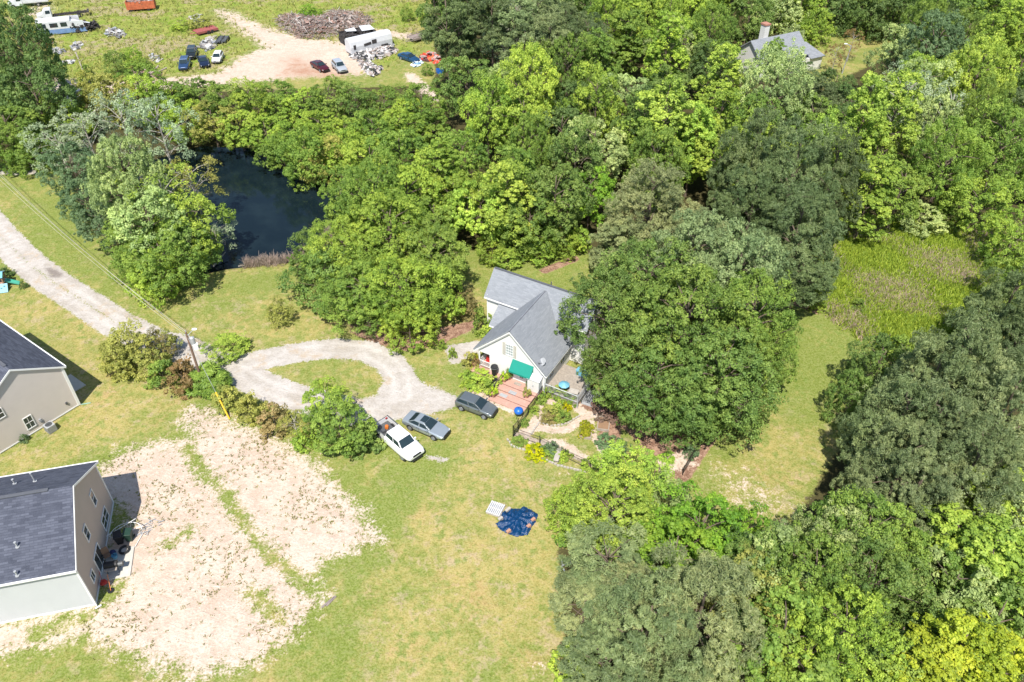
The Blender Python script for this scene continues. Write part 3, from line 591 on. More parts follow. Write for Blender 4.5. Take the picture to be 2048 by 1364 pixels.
 (1150, 1330, 1.8, 3, 'bush', 'ygreen', 'tall green hedge plant at the bottom edge of the lawn', dict(name='hedge', cat='hedge')),
 (1150, 1075, 1.6, 3, 'bush', 'green', 'green hedge plant at the lawn edge above the gate scrap', dict(name='hedge', cat='hedge')),
 (1515, 1150, 3.8, 8, 'oak', 'mid', 'deep green tree between the vivid and the olive woods'),
 (1585, 1150, 4.2, 9, 'oak', 'pale', 'pale green tree at the upper left of the bottom right woods'),
 (1670, 1110, 4.2, 9.5, 'big', 'pale', 'pale green tree below the large right pines'),
 (1720, 1100, 5.0, 10, 'big', 'green', 'green tree below the large right pines, second from left'),
 (1520, 1190, 4.2, 8, 'oak', 'olive', 'olive green tree right of the giant pine'),
 (1620, 1180, 5.0, 10, 'big', 'green', 'large green tree in the middle of the bottom right woods'),
 (1730, 1190, 5.0, 10, 'big', 'mid', 'deep green tree right of the large green one in the bottom woods'),
 (1560, 1280, 4.4, 9, 'oak', 'green', 'green tree near the bottom edge right of the giant pine'),
 (1680, 1285, 4.8, 10, 'big', 'ygreen', 'fresh green tree near the bottom edge'),
 (1790, 1290, 4.2, 8, 'oak', 'mid', 'deep green tree left of the bright yellow crowns'),
 (1600, 1350, 4.4, 8, 'oak', 'green', 'green tree cut by the bottom edge, left of the fresh green one'),
 (1500, 1350, 3.6, 7, 'oak', 'ygreen', 'fresh green tree cut by the bottom edge beside the giant pine'),
 (1740, 1350, 4.0, 7, 'oak', 'green', 'green tree cut by the bottom edge near the yellow crowns'),
 (1835, 1140, 3.6, 8, 'oak', 'green', 'green tree beside the dark gap in the right woods'),
 (1900, 1090, 4.0, 9, 'cone', 'ygreen', 'fresh green upright tree above the yellow crowns'),
 (1895, 1190, 4.0, 9, 'oak', 'pale', 'pale grey-green tree above the yellow crowns'),
 (1960, 1130, 4.4, 10, 'cone', 'lime', 'yellow-green upright tree at the right side of the bottom woods'),
 (2020, 1180, 4.2, 9, 'oak', 'lime', 'yellow-green tree cut by the right edge in the bottom woods'),
 (1980, 1255, 4.4, 9, 'oak', 'mid', 'deep green tree above the right yellow crown'),
 (1850, 1345, 3.6, 9, 'cone', 'yellow', 'bright yellow-green crown at the bottom edge, left one'),
 (1905, 1310, 3.4, 10, 'cone', 'yellow', 'bright yellow-green crown at the bottom edge, tallest'),
 (1985, 1340, 3.8, 9, 'cone', 'yellow', 'bright yellow-green crown in the bottom right corner'),
 (1990, 1010, 4.0, 9, 'oak', 'ygreen', 'fresh green tree at the right edge below the pines'),
 (2040, 1080, 4.0, 9, 'oak', 'pale', 'pale tree cut by the right edge below the pines'),
 # right pines
 (1790, 868, 4.8, 13, 'bigpine', 'pine', 'grey-green pine at the lawn side of the right pine mass, upper'),
 (1845, 805, 5.2, 15, 'bigpine', 'pine', 'grey-green pine at the upper left of the right pine mass'),
 (1900, 780, 6.6, 17, 'bigpine', 'pine', 'tallest grey-green pine of the right pine mass'),
 (1990, 850, 6.0, 16, 'bigpine', 'pine', 'grey-green pine at the right edge of the right pine mass'),
 (1850, 890, 5.8, 14, 'bigpine', 'pine', 'grey-green pine in the middle of the right pine mass'),
 (1790, 962, 4.8, 12, 'bigpine', 'pine', 'grey-green pine casting its shadow on the side lawn'),
 (1930, 960, 5.6, 13, 'bigpine', 'pine', 'grey-green pine low on the right of the right pine mass'),
 (1820, 1010, 4.8, 11, 'bigpine', 'pine', 'grey-green pine at the bottom of the right pine mass'),
 (1715, 1035, 2.8, 9, 'pine', 'pine', 'small grey-green pine at the lower left of the right pine mass'),
 (1758, 735, 3.2, 8, 'oak', 'mid', 'deep green tree where lawn, meadow and right pines meet'),
 (1800, 720, 3.0, 6.5, 'oak', 'green', 'green tree at the lower meadow edge'),
 (1698, 800, 2.2, 6, 'shrubby', 'mid', 'deep green low tree on the lawn left of the right pines'),
 (2005, 628, 5.0, 12, 'bigpine', 'dpine', 'dark pine at the right edge below the meadow'),
 (2040, 680, 5.0, 12, 'bigpine', 'dpine', 'dark pine cut by the right edge below the meadow'),
 (1945, 690, 3.2, 8, 'pine', 'dpine', 'small dark pine whose shadow falls on the meadow'),
])
# single garden and hedge plants
trees([
 (558, 625, 1.7, 2.9, 'shrubby', 'olive', 'small round tree with reddish leaves alone on the lawn'),
 (275, 700, 3.6, 4.4, 'shrubby', 'olive', 'big olive shrub left of the utility pole'),
 (235, 715, 2.4, 3.4, 'shrubby', 'olive', 'olive shrub at the left end of the hedge row'),
 (322, 690, 1.7, 3.2, 'shrubby', 'bronze', 'bronze tipped shrub behind the big olive one'),
 (455, 693, 2.7, 1.7, 'shrubby', 'lime', 'wide low yellow-green bush on the drive edge'),
 (325, 750, 1.6, 2.4, 'bush', 'green', 'green bush below the big olive shrub'),
 (368, 758, 2.0, 3.0, 'bush', 'red', 'reddish brown bush left of the utility pole foot'),
 (418, 762, 2.1, 2.2, 'spiky', 'green', 'spiky green bush around the utility pole foot'),
 (457, 797, 1.5, 2.2, 'bush', 'olive', 'first small bush right of the yellow guard tube'),
 (500, 820, 1.5, 2.4, 'bush', 'olive', 'second small bush right of the yellow guard tube'),
 (548, 842, 1.7, 2.6, 'bush', 'bronze', 'brownish bush left of the bare stemmed shrub'),
 (590, 850, 1.8, 3.4, 'sparse', 'olive', 'thin bare stemmed shrub left of the tree by the pickup'),
 (612, 880, 1.3, 1.8, 'bush', 'ygreen', 'green bush at the foot of the tree by the pickup'),
 (678, 850, 3.4, 5.0, 'oak', 'green', 'dense rounded green tree beside the white pickup'),
 (655, 800, 2.6, 5.0, 'oak', 'ygreen', 'upper fresh green top of the tree pair beside the pickup'),
 (725, 880, 1.9, 2.4, 'bush', 'mid', 'dark bush at the rear wheel of the white pickup'),
 (968, 645, 1.3, 2.6, 'bush', 'green', 'green bush against the left wall of the white house'),
 (976, 662, .9, 1.3, 'bush', 'lime', 'small yellow-green bush at the low side roof'),
 (884, 691, .5, 1.1, 'bush', 'ygreen', 'small cone shrub on the gravel bed, upper'),
 (905, 707, .5, 1.2, 'bush', 'ygreen', 'small cone shrub on the gravel bed, lower'),
 (940, 724, 1.0, 1.7, 'bush', 'olive', 'olive bush at the porch corner'),
 (951, 722, .6, 1.5, 'bush', 'gold', 'yellow bush against the porch rail'),
 (955, 758, 1.5, 1.1, 'bush', 'ygreen', 'fresh green plants left of the deck'),
 (980, 768, 1.3, 1.0, 'bush', 'lime', 'yellow-green plants between deck and sand path'),
 (938, 765, .9, .9, 'bush', 'ygreen', 'low plant at the left end of the porch bed'),
 (1118, 786, 1.1, 1.1, 'bush', 'ygreen', 'fresh green bush under the side deck railing'),
 (1140, 796, 1.0, 1.1, 'bush', 'green', 'dark green bush right under the side deck railing'),
 (1100, 826, 1.15, .9, 'bush', 'olive', 'olive plants in the island garden bed'),
 (1112, 818, .7, .9, 'bush', 'lime', 'yellow-green clump in the island garden bed'),
 (1126, 832, .8, .8, 'bush', 'green', 'green clump at the right of the island garden bed'),
 (1094, 838, .8, .7, 'bush', 'bronze', 'brownish clump at the front of the island garden bed'),
 (1134, 815, .5, .7, 'bush', 'gold', 'yellow flowering clump in the island garden bed'),
 (1072, 904, 1.05, .9, 'bush', 'gold', 'yellow flowering bush on the garden fence line'),
 (1104, 896, .9, .9, 'bush', 'bluish', 'blue-green bush on the fence line behind the stone bench'),
 (1098, 908, .8, .6, 'bush', 'green', 'low green plant left of the stone bench'),
 (1130, 912, .7, .7, 'bush', 'ygreen', 'fresh green bush right of the stone bench'),
 (1038, 884, .8, .5, 'bush', 'green', 'low plants outside the left corner of the garden fence'),
 (1178, 928, .9, .9, 'bush', 'ygreen', 'fresh green bush near the right end of the garden fence'),
 (1212, 882, 1.0, .9, 'bush', 'bluish', 'blue-green plant by the second planter box'),
 (1238, 893, 1.1, .9, 'bush', 'bluish', 'blue-green plant between planter boxes and mulch'),
 (1226, 908, .8, .7, 'bush', 'silver', 'silvery plant below the blue-green ones'),
 (1050, 845, .5, .6, 'bush', 'green', 'low vine clump on the deck side fence, lower'),
 (1068, 820, .5, .7, 'bush', 'ygreen', 'low vine clump on the deck side fence, middle'),
 (1082, 800, .6, .8, 'bush', 'green', 'low vine clump on the deck side fence, upper'),
 (1092, 786, .6, 1.0, 'bush', 'ygreen', 'leafy vine at the top end of the deck side fence'),
 (1382, 905, .8, 1.0, 'bush', 'bluish', 'blue-green plant inside the right fence run'),
 (1335, 915, .7, .5, 'bush', 'vivid', 'small vivid green plant on the mulch'),
 (1215, 818, 1.6, 1.3, 'bush', 'plum', 'dull plum brown bush beside the netted bed'),
 (8, 548, 1.0, 1.0, 'bush', 'dark', 'dark bush behind the play set at the left edge'),
 (47, 571, .5, .7, 'bush', 'dark', 'tiny dark bush right of the play set slide'),
 (230, 130, 2.4, 4.4, 'shrubby', 'mid', 'round dark green young tree in the yard, left of a pair'),
 (268, 115, 2.2, 3.4, 'shrubby', 'ygreen', 'fresh green young tree in the yard, right of a pair'),
 (288, 132, 1.8, 2.2, 'shrubby', 'green', 'low green shrub in the yard under the fresh green tree'),
 (360, 50, 2.4, 1.8, 'shrubby', 'lime', 'yellow-green brambles by the faded red trailer'),
 (398, 45, 2.4, 2.6, 'shrubby', 'olive', 'olive brambles over scrap by the faded red trailer'),
 (618, 22, 2.6, 1.8, 'shrubby', 'vivid', 'vivid green scrub behind the timber heap'),
 (815, 30, 1.8, 2.4, 'shrubby', 'green', 'single green shrub on the grass right of the timber heap'),
 (845, 30, 1.3, 2.4, 'shrubby', 'lime', 'yellow-green shrub beside the pine stand'),
 (855, 140, 1.2, 2.0, 'shrubby', 'green', 'green shrub beside the red scrap'),
 (985, 500, 2.6, 3.2, 'shrubby', 'ygreen', 'fresh green bush behind the house, first of the edge row'),
 (1030, 488, 2.6, 3.6, 'shrubby', 'green', 'green bush behind the house, second of the edge row'),
 (1078, 500, 2.4, 3.0, 'shrubby', 'lime', 'yellow-green bush behind the house, third of the edge row'),
 (1125, 488, 2.6, 3.4, 'shrubby', 'ygreen', 'fresh green bush behind the house, fourth of the edge row'),
 (1155, 480, 2.0, 3.4, 'shrubby', 'lime', 'yellow-green bush at the dark gap by the round pine'),
 (1015, 515, 2.2, 2.2, 'shrubby', 'lime', 'yellow-green bush at the lawn edge behind the roof'),
 (1840, 440, 3.6, 3.4, 'shrubby', 'pale', 'whitish green shrub on the meadow top edge'),
 (1900, 425, 3.2, 3.6, 'shrubby', 'green', 'green shrub on the meadow top edge, right one'),
 (1635, 610, 1.0, 1.3, 'bush', 'ygreen', 'small fresh green bush at the lower left meadow corner'),
 (1715, 612, .9, 1.4, 'bush', 'green', 'lone dark sapling in the rough meadow'),
 (1672, 110, 2.2, 6, 'sparse', 'red', 'reddish vine covered tree beside the lamp post'),
 (1705, 85, 1.8, 6, 'sparse', 'red', 'reddish tree behind the lamp post'),
])
trees([
 (1497, 42, 5.0, 9, 'shrubby', 'mid', 'deep green tree directly left behind the white chimney'),
 (1548, 28, 6.0, 10, 'shrubby', 'pale', 'broad pale green tree at the top edge right of the white chimney'),
 (1600, 22, 6.0, 10, 'shrubby', 'ygreen', 'fresh green tree at the top edge above the chimney house wing'),
 (1650, 12, 5.4, 10, 'shrubby', 'dark', 'dark tree at the top edge left of the shaded clearing back'),
 (1698, 20, 5.4, 9, 'shrubby', 'dark', 'dark tree at the back of the clearing, left'),
 (1742, 28, 5.4, 9, 'shrubby', 'mid', 'deep green tree at the back of the clearing, middle'),
 (1785, 38, 5.4, 9, 'shrubby', 'dark', 'dark tree at the back of the clearing, right'),
 (1830, 30, 5.4, 10, 'shrubby', 'mid', 'deep green tree at the top edge above the large bluish tree'),
 (1548, 108, 2.6, 7, 'cone', 'green', 'slim green tree standing in front of the grey roof of the chimney house'),
 (1585, 92, 2.8, 6, 'shrubby', 'pale', 'pale green low tree hiding the roof corner of the chimney house'),
 (1632, 60, 3.6, 6, 'shrubby', 'ygreen', 'fresh green low tree right of the chimney house wing'),
])
# forest fill
PROT = [(1512, 90, 34), (1590, 120, 26), (1740, 88, 50), (1690, 110, 24), (850, 130, 60), (780, 95, 60), (880, 200, 26), (1545, 115, 22), (880, 240, 16), (1180, 470, 22)]
FOREST = P2([(905, 470), (895, 300), (905, 190), (865, 60), (860, -70), (2180, -70), (2180, 420), (2000, 440), (1700, 405), (1640, 440), (1480, 470), (1200, 440), (1100, 470)])
gf = np.random.default_rng(5); pts = []; base = [(p[4], p[5], p[2]) for p in placed]
bx = (FOREST[:, 0].min(), FOREST[:, 0].max(), FOREST[:, 1].min(), min(FOREST[:, 1].max(), 232))
cand = np.stack([gf.uniform(bx[0], bx[1], 9000), gf.uniform(bx[2], bx[3], 9000)], 1); inside = sdf(cand[:, 0], cand[:, 1], FOREST) > 0
for (x, y) in cand[inside]:
    if any((x-a)**2+(y-b_)**2 < (6.7)**2 for a, b_ in pts): continue
    if any((x-a)**2+(y-b_)**2 < (rr*.5+3.1)**2 for a, b_, rr in base): continue
    pts.append((x, y))
used = {}
kinds = [('cone', 'lime', 14), ('oak', 'green', 11.5), ('oak', 'mid', 11.5), ('cone', 'ygreen', 14), ('oak', 'ygreen', 12), ('big', 'green', 13), ('oak', 'dark', 11.5), ('oak', 'pale', 12), ('pine', 'dpine', 14), ('cone', 'green', 13), ('sparse', 'silver', 12)]
nfill = 0
for i, (x, y) in enumerate(sorted(pts, key=lambda p: p[1])):
    nz_ = math.sin(x*.11+1)+math.cos(y*.13+x*.05); idx = int((nz_+2)/4*6+gf.integers(0, 6)) % len(kinds); kd, tn, H = kinds[idx]; H *= gf.uniform(.85, 1.15); Rr = gf.uniform(4.2, 5.6) if kd != 'cone' else gf.uniform(3.8, 4.8)
    px, py, dz = proj(x, y, H*.62); rp = Rr*F/dz
    by_ = proj(x, y, 0)[1]
    if px > 2130 or px < 840 or by_ < -55: continue
    bad = False
    by_ = proj(x, y, 0)[1]
    for a, b_, rr in PROT:
        if by_ < b_-rr*.8: continue
        for hh in (.15, .5, .85, 1.02):
            qx, qy, qz = proj(x, y, H*hh)
            if math.hypot(qx-a, qy-b_) < rr+rp*(.7 if hh < 1 else .15): bad = True
    if bad:
        if y < 150: continue
        H *= .45; Rr *= .6; bad = False
        for a, b_, rr in PROT:
            for hh in (.2, .6, 1):
                qx, qy, qz = proj(x, y, H*hh)
                if math.hypot(qx-a, qy-b_) < rr+rp*.45: bad = True
        if bad: continue
        px, py, dz = proj(x, y, H*.62)
    key = (int(np.clip(px/20.48, 0, 99)), int(np.clip(py/13.64, 0, 99)))
    while key in used: key = (key[0], key[1]+1)
    used[key] = 1; word = {'pine': 'pine', 'sparse': 'thin tree', 'cone': 'upright tree', 'oak': 'round tree', 'big': 'broad tree'}[kd]
    tree(px, py, Rr, H, kd, tn, '%s %s of the woods, %d percent across and %d percent down the photo' % (TW[tn], word, key[0], key[1]), 'trees of the woods behind the house'); nfill += 1
print('forest fill', nfill, 'trees', tcount[0])

# ---------------------------------------------------------------- houses
def siding(b, poly_, org, ang, lap=.18, out=.03):
    "clapboards over a convex polygon (x, z) in the vertical plane through org; x runs along ang, outside is to the right of it"
    dx, dy = math.cos(ang), math.sin(ang); nx_, ny_ = dy, -dx
    zs = [p[1] for p in poly_]; z = min(zs); zt = max(zs)
    def span(z):
        xs_ = []
        for i in range(len(poly_)):
            (xa, za), (xb, zb) = poly_[i], poly_[(i+1) % len(poly_)]
            if abs(za-zb) < 1e-6:
                if abs(z-za) < 1e-4: xs_ += [xa, xb]
                continue
            t = (z-za)/(zb-za)
            if -1e-6 <= t <= 1+1e-6: xs_.append(xa+(xb-xa)*t)
        return (min(xs_), max(xs_)) if xs_ else None
    P = lambda x, z, o_: (org[0]+dx*x+nx_*o_, org[1]+dy*x+ny_*o_, z)
    while z < zt-1e-4:
        z2 = min(z+lap, zt); a, c = span(z+1e-4), span(z2-1e-4)
        if a and c:
            b.add([P(a[0], z, out), P(a[1], z, out), P(c[1], z2, .004), P(c[0], z2, .004), P(a[0], z, 0), P(a[1], z, 0)], [(0, 1, 2, 3), (4, 5, 1, 0)])
        z = z2
def window(parent, loc, rz, w_, h_, cols=2, rows=2, glass='glass', name='window', sash=True):
    b = MB(); t = .07
    b.box((0, -.02, h_/2), (w_+t, .07, t)).box((0, -.02, -h_/2), (w_+t*1.6, .09, t)).box((-w_/2, -.02, 0), (t, .07, h_-t)).box((w_/2, -.02, 0), (t, .07, h_-t))
    for i in range(1, cols): b.box((-w_/2+w_*i/cols, -.025, 0), (.035, .03, h_-t))
    for i in range(1, rows): b.box((0, -.028, -h_/2+h_*i/rows), (w_-t, .03, .05 if rows == 2 else .03))
    o = b.build(name, M['trim'], parent); o.location = loc; o.rotation_euler = (0, 0, rz)
    part('pane', M[glass], o, lambda b: b.box((0, .0, 0), (w_-.02, .02, h_-.02)))
    return o
def roof2(b, pa, pb, pc, pd, t=.14): b.slab([pa, pb, pc, pd], t)

# --- white house
H0 = empty('white_house', (-3.85, 64.02, 0), R(-29), 'white two storey house with grey shingle roof and teal awning over its deck door', 'house')
ZR = lambda x: 7.0-.977*abs(x-4.0)-.16
def f(b):
    siding(b, [(1.55, .1), (8.0, .1), (8.0, ZR(8.0)), (4.0, ZR(4)), (1.55, ZR(1.55))], (0, .45), 0)
    siding(b, [(.15, 2.62), (1.55, 2.62), (1.55, ZR(1.55)), (.15, ZR(.15))], (0, .45), 0)
    siding(b, [(.45, .1), (6.6, .1), (6.6, ZR(8.0)), (.45, ZR(8.0))], (8.0, 0), R(90))
    siding(b, [(-2.4, .1), (9.6, .1), (9.6, 5.3), (-2.4, 5.3)], (0, 6.6), 0)
    siding(b, [(6.6, .1), (10.6, .1), (10.6, 5.25), (8.6, 7.35), (6.6, 5.25)], (9.6, 0), R(90))
    siding(b, [(-.6, .1), (1.55, .1), (1.55, 3.1), (-.6, 3.1)], (0, 4.5), 0)
    b.add([(1.55, .5, .1), (1.55, 6.6, .1), (1.55, 6.6, 4.4), (1.55, .5, 4.4)], [(0, 1, 2, 3)])
    b.add([(-.6, 4.5, .1), (-.6, 6.6, .1), (-.6, 6.6, 4.3), (-.6, 4.5, 3.1)], [(0, 1, 2, 3)])
    b.add([(-2.4, 6.6, .1), (-2.4, 10.6, .1), (-2.4, 10.6, 5.3), (-2.4, 8.6, 7.35), (-2.4, 6.6, 5.3)], [(0, 1, 2, 3, 4)])
    b.add([(-2.4, 10.6, .1), (9.6, 10.6, .1), (9.6, 10.6, 5.3), (-2.4, 10.6, 5.3)], [(0, 1, 2, 3)])
part('wall', M['white'], H0, f)
rf = part('roof', M['roofy'], H0, lambda b: (b.slab([(-.32, .15, 2.79), (4.0, .15, 7.0), (4.0, 8.15, 7.0), (-.32, 8.15, 2.79)][::-1], .13), b.slab([(4.0, .15, 7.0), (8.32, .15, 2.79), (8.32, 6.95, 2.79), (4.0, 8.15, 7.0)][::-1], .13)))
part('ridge_cap', M['ridge'], rf, lambda b: b.box((4.0, 4.1, 7.02), (.26, 7.9, .07)))
rf2 = part('roof', M['roofx'], H0, lambda b: (b.slab([(-2.7, 6.3, 4.98), (9.9, 6.3, 4.98), (9.9, 8.6, 7.5), (-2.7, 8.6, 7.5)], .13), b.slab([(-2.7, 8.6, 7.5), (9.9, 8.6, 7.5), (9.9, 10.9, 4.98), (-2.7, 10.9, 4.98)], .13)))
part('ridge_cap', M['ridge'], rf2, lambda b: (b.box((3.6, 8.62, 7.52), (12.4, .24, .07)), b.tube((4.2, 9.0, 7.2), (4.2, 9.0, 7.75), .06)))
part('side_roof', M['roofx'], H0, lambda b: b.slab([(-.85, 4.2, 3.12), (1.6, 4.2, 3.12), (1.6, 6.62, 4.75), (-.85, 6.62, 4.75)], .12))
def f(b):
    for s_ in (-1, 1):
        b.slab([(4+s_*4.34, .13, 2.74), (4+s_*4.34, .13, 2.58), (4, .13, 6.82), (4, .13, 6.98)][::s_], .04)
    b.box((8.35, 3.5, 2.68), (.1, 6.7, .13)).box((-.36, 3.0, 2.68), (.1, 5.4, .13)).box((3.6, 6.25, 4.88), (12.5, .1, .13)).box((.4, 4.16, 3.04), (2.4, .08, .12))
    b.box((8.0, .42, 1.5), (.14, .12, 2.8)).box((1.55, .42, 1.6), (.12, .1, 2.2)).box((-2.4, 6.57, 2.7), (.13, .1, 5.1)).box((9.6, 6.57, 2.7), (.13, .1, 5.1))
    b.box((8.2, .3, 1.4), (.08, .08, 2.6))
part('trim', M['trim'], H0, f)
M['paleglass'] = glassmat('glass_with_blinds', (.34, .38, .38), .12)
window(H0, (3.9, .42, 4.32), 0, .84, 1.45, 3, 4, 'paleglass')
for x in (3.25, 4.5): part('shutter', M['shutter'], H0, lambda b: [b.box((x, .40, 4.32), (.34, .05, 1.6))]+[b.box((x, .37, 3.6+.12*i), (.26, .03, .05), rx=.5) for i in range(12)])
window(H0, (8.03, 2.0, 1.9), R(90), 1.0, 1.3, 2, 2); window(H0, (8.03, 4.6, 1.9), R(90), 1.0, 1.3, 2, 2)
window(H0, (8.4, 6.57, 4.2), 0, .8, 1.1, 2, 2)
dr = part('door', M['trim'], H0, lambda b: (b.box((5.35, .41, 1.6), (1.9, .07, 2.05)), b.box((4.42, .37, 1.6), (.08, .08, 2.1)), b.box((6.28, .37, 1.6), (.08, .08, 2.1)), b.box((5.35, .37, 1.6), (.05, .06, 2.05))))
part('door_glass', glassmat('door_glass', (.12, .06, .055), .2), dr, lambda b: b.box((5.38, .36, 1.75), (.42, .03, 1.25)))
part('handle', M['black'], dr, lambda b: b.box((5.75, .35, 1.5), (.05, .05, .18)))
def f(b):
    b.slab([(4.3, -.45, 2.32), (6.75, -.45, 2.32), (6.75, .43, 3.28), (4.3, .43, 3.28)], .04)
    b.slab([(4.3, -.45, 2.32), (4.3, -.45, 2.12), (6.75, -.45, 2.12), (6.75, -.45, 2.32)], .03)
    for x in (4.3, 6.72): b.slab([(x, -.45, 2.12), (x, .43, 2.30), (x, .43, 3.26), (x, -.45, 2.32)], .03)
part('awning', M['teal'], H0, f)
def f(b):
    for x, y in ((.2, .45), (.2, 2.3), (.2, 4.2)): b.box((x, y, 1.6), (.13, .13, 2.1))
    for y0_, y1_, x0_, x1_ in ((.45, .45, .2, 1.5), (.45, 4.2, .2, .2)):
        for z in (.75, 1.4): b.box(((x0_+x1_)/2, (y0_+y1_)/2, z), (abs(x1_-x0_)+.05, abs(y1_-y0_)+.05, .06))
        n = int((abs(x1_-x0_)+abs(y1_-y0_))/.13)
        for i in range(1, n): t = i/n; b.box((x0_+(x1_-x0_)*t, y0_+(y1_-y0_)*t, 1.08), (.04, .04, .62))
part('porch_rail', M['trim'], H0, f)
part('porch_floor', M['deck'], H0, lambda b: b.box((.85, 2.45, .5), (1.4, 3.9, .12)))
wall_unit = part('storage_cabinet', M['wreckwhite'], None, lambda b: (b.box((0, 0, .85), (1.35, .65, 1.7)), b.slab([(-.75, -.42, 1.66), (.75, -.42, 1.66), (.75, .36, 1.98), (-.75, .36, 1.98)], .06)))
def hl(x, y, z=0):
    a = R(-29); return (-3.85+x*math.cos(a)-y*math.sin(a), 64.02+x*math.sin(a)+y*math.cos(a), z)
wall_unit.location = hl(7.15, -.05, .56); wall_unit.rotation_euler = (0, 0, R(-29)); tag(wall_unit, 'white resin storage cabinet standing on the deck at the house corner', 'cabinet')
part('cabinet_door', M['white'], wall_unit, lambda b: (b.box((-.33, -.335, .85), (.62, .03, 1.55)),)); part('cabinet_door', M['white'], wall_unit, lambda b: (b.box((.33, -.335, .85), (.62, .03, 1.55)),)); part('handle', M['grey'], wall_unit, lambda b: b.box((0, -.37, .9), (.1, .04, .2)))
# dish on roof
d0 = empty('satellite_dish', hl(7.55, .9, 3.45), R(-50), 'grey satellite dish on the lower corner of the white house roof', 'satellite dish')
part('mast', M['grey'], d0, lambda b: (b.tube((0, 0, -.4), (0, 0, .45), .035), b.tube((.35, .1, -.25), (0, 0, .2), .02), b.tube((-.3, .2, -.15), (0, 0, .2), .02)))
def f(b):
    n = 14; rings = []
    for k, (r_, z_) in enumerate(((.02, 0), (.22, .03), (.38, .09), (.36, .11), (.2, .055), (.02, .03))): rings.append([(r_*math.cos(6.283*i/n), r_*1.15*math.sin(6.283*i/n), z_) for i in range(n)])
    b.loft(rings)
ds = part('dish', M['grey'], d0, f); ds.location = (0, 0, .5); ds.rotation_euler = (R(55), 0, 0)
part('feed_arm', M['dkgrey'], d0, lambda b: (b.tube((0, 0, .35), (0, -.55, .55), .02), b.box((0, -.55, .58), (.12, .1, .1))))
# deck with wide steps
D0 = empty('wooden_deck', hl(0, 0), R(-29), 'reddish wooden deck with wide steps in front of the white house', 'deck')
def boards(b, x0_, x1_, y0_, y1_, z, t=.1, bw=.145):
    y = y0_
    while y < y1_-1e-3: b.bb(x0_, x1_, y, min(y+bw-.012, y1_), z-t, z); y += bw
part('platform', M['deck'], D0, lambda b: (boards(b, -.35, 3.35, -.75, .38, .55), boards(b, 3.36, 7.9, -.75, .38, .55), b.bb(-.3, 7.85, -.7, .36, .05, .44)))
for k in range(3): part('step', M['deck'], D0, lambda b: (boards(b, 3.4, 7.6-.05*k, -.78-.82*(k+1)+.02, -.78-.82*k, .55-.14*(k+1), .09), b.bb(3.45, 7.5, -.78-.82*(k+1)+.06, -.78-.82*k, .02, .55-.14*(k+1)-.09)))
def rail(b, p, q, h_=.9, n=None, r_=.03, z0=.5):
    p, q = np.array(p, float), np.array(q, float); L_ = np.linalg.norm(q-p); n = n or int(L_/.14); up = np.array([0, 0, 1])
    b.tube(p+up*h_, q+up*h_, r_*1.6, n=4); b.tube(p+up*.12, q+up*.12, r_, n=4)
    for i in range(n+1):
        c = p+(q-p)*i/n; b.tube(c, c+up*h_, r_*(1.6 if i in (0, n) else .6), n=4)
part('railing', M['darkwood'], D0, lambda b: rail(b, (3.38, .1, .5), (3.38, -3.0, .15), .85))
for x, y in ((4.6, -2.1), (5.3, -1.4)): thing('doormat', M['grey'], 'grey patterned mat lying on the deck steps, %s' % ('lower left one' if x < 5 else 'upper right one'), 'mat', lambda b: [b.box((0, 0, .015), (.85, .45, .03))]+[b.box((-.35+.1*i, 0, .035), (.04, .4, .012)) for i in range(8)], hl(x, y, .27 if y < -1.6 else .41), R(-29))
thing('doormat', M['wood'], 'tan mat lying on the deck in front of the door', 'mat', lambda b: [b.box((0, 0, .015), (.8, .4, .03))]+[b.box((-.35+.14*i, 0, .035), (.05, .36, .012)) for i in range(6)], hl(5.2, -.1, .56), R(-29))
def f(b):
    n = 12; b.loft([[(r_*math.cos(6.283*i/n), r_*math.sin(6.283*i/n), z_) for i in range(n)] for r_, z_ in ((.26, 0), (.30, .5), (.36, .95), (.40, 1.12), (.38, 1.25), (.05, 1.33))])
bn = thing('trash_can', M['black'], 'black lidded can standing against the white house wall on the deck', 'can', f, hl(2.35, -.1, .56), 0); part('lid', M['dkgrey'], bn, lambda b: b.tube((0, 0, 1.1), (0, 0, 1.16), .43, .41, 12))
def potted(x, y, z, tn, label, s=1.0):
    p = empty('potted_plant', (x, y, z), 0, label, 'potted plant')
    part('pot', M['terracotta'], p, lambda b: b.loft([[(r_*s*math.cos(6.283*i/10), r_*s*math.sin(6.283*i/10), z_*s) for i in range(10)] for r_, z_ in ((.14, 0), (.2, .3), (.23, .3), (.23, .36), (.18, .35))]))
    o = bpy.data.objects.new('plant', PROTO['bush'][0][0]); COL.objects.link(o); o.parent = p; o.scale = (.22*s, .22*s, .3*s); o.location = (0, 0, .32*s); c = TONE[tn]; o.color = (c[0]*2, c[1]*2, c[2]*2, 1)
for a_ in ((3.75, -.45, .56, 'yellow', 'terracotta pot plant at the top of the dark deck railing'), (3.75, -2.7, .3, 'yellow', 'terracotta pot plant at the bottom of the dark deck railing'), (6.9, -1.25, .42, 'olive', 'potted plant on the deck step below the white cabinet'), (-.1, .1, .56, 'red', 'potted red plant at the left end of the deck'), (4.0, .1, .56, 'green', 'tall potted plant left of the deck door'), (6.5, .1, .56, 'bluish', 'tall potted plant between door and cabinet')):
    potted(*hl(a_[0], a_[1], a_[2]), a_[3], a_[4], 1.25)
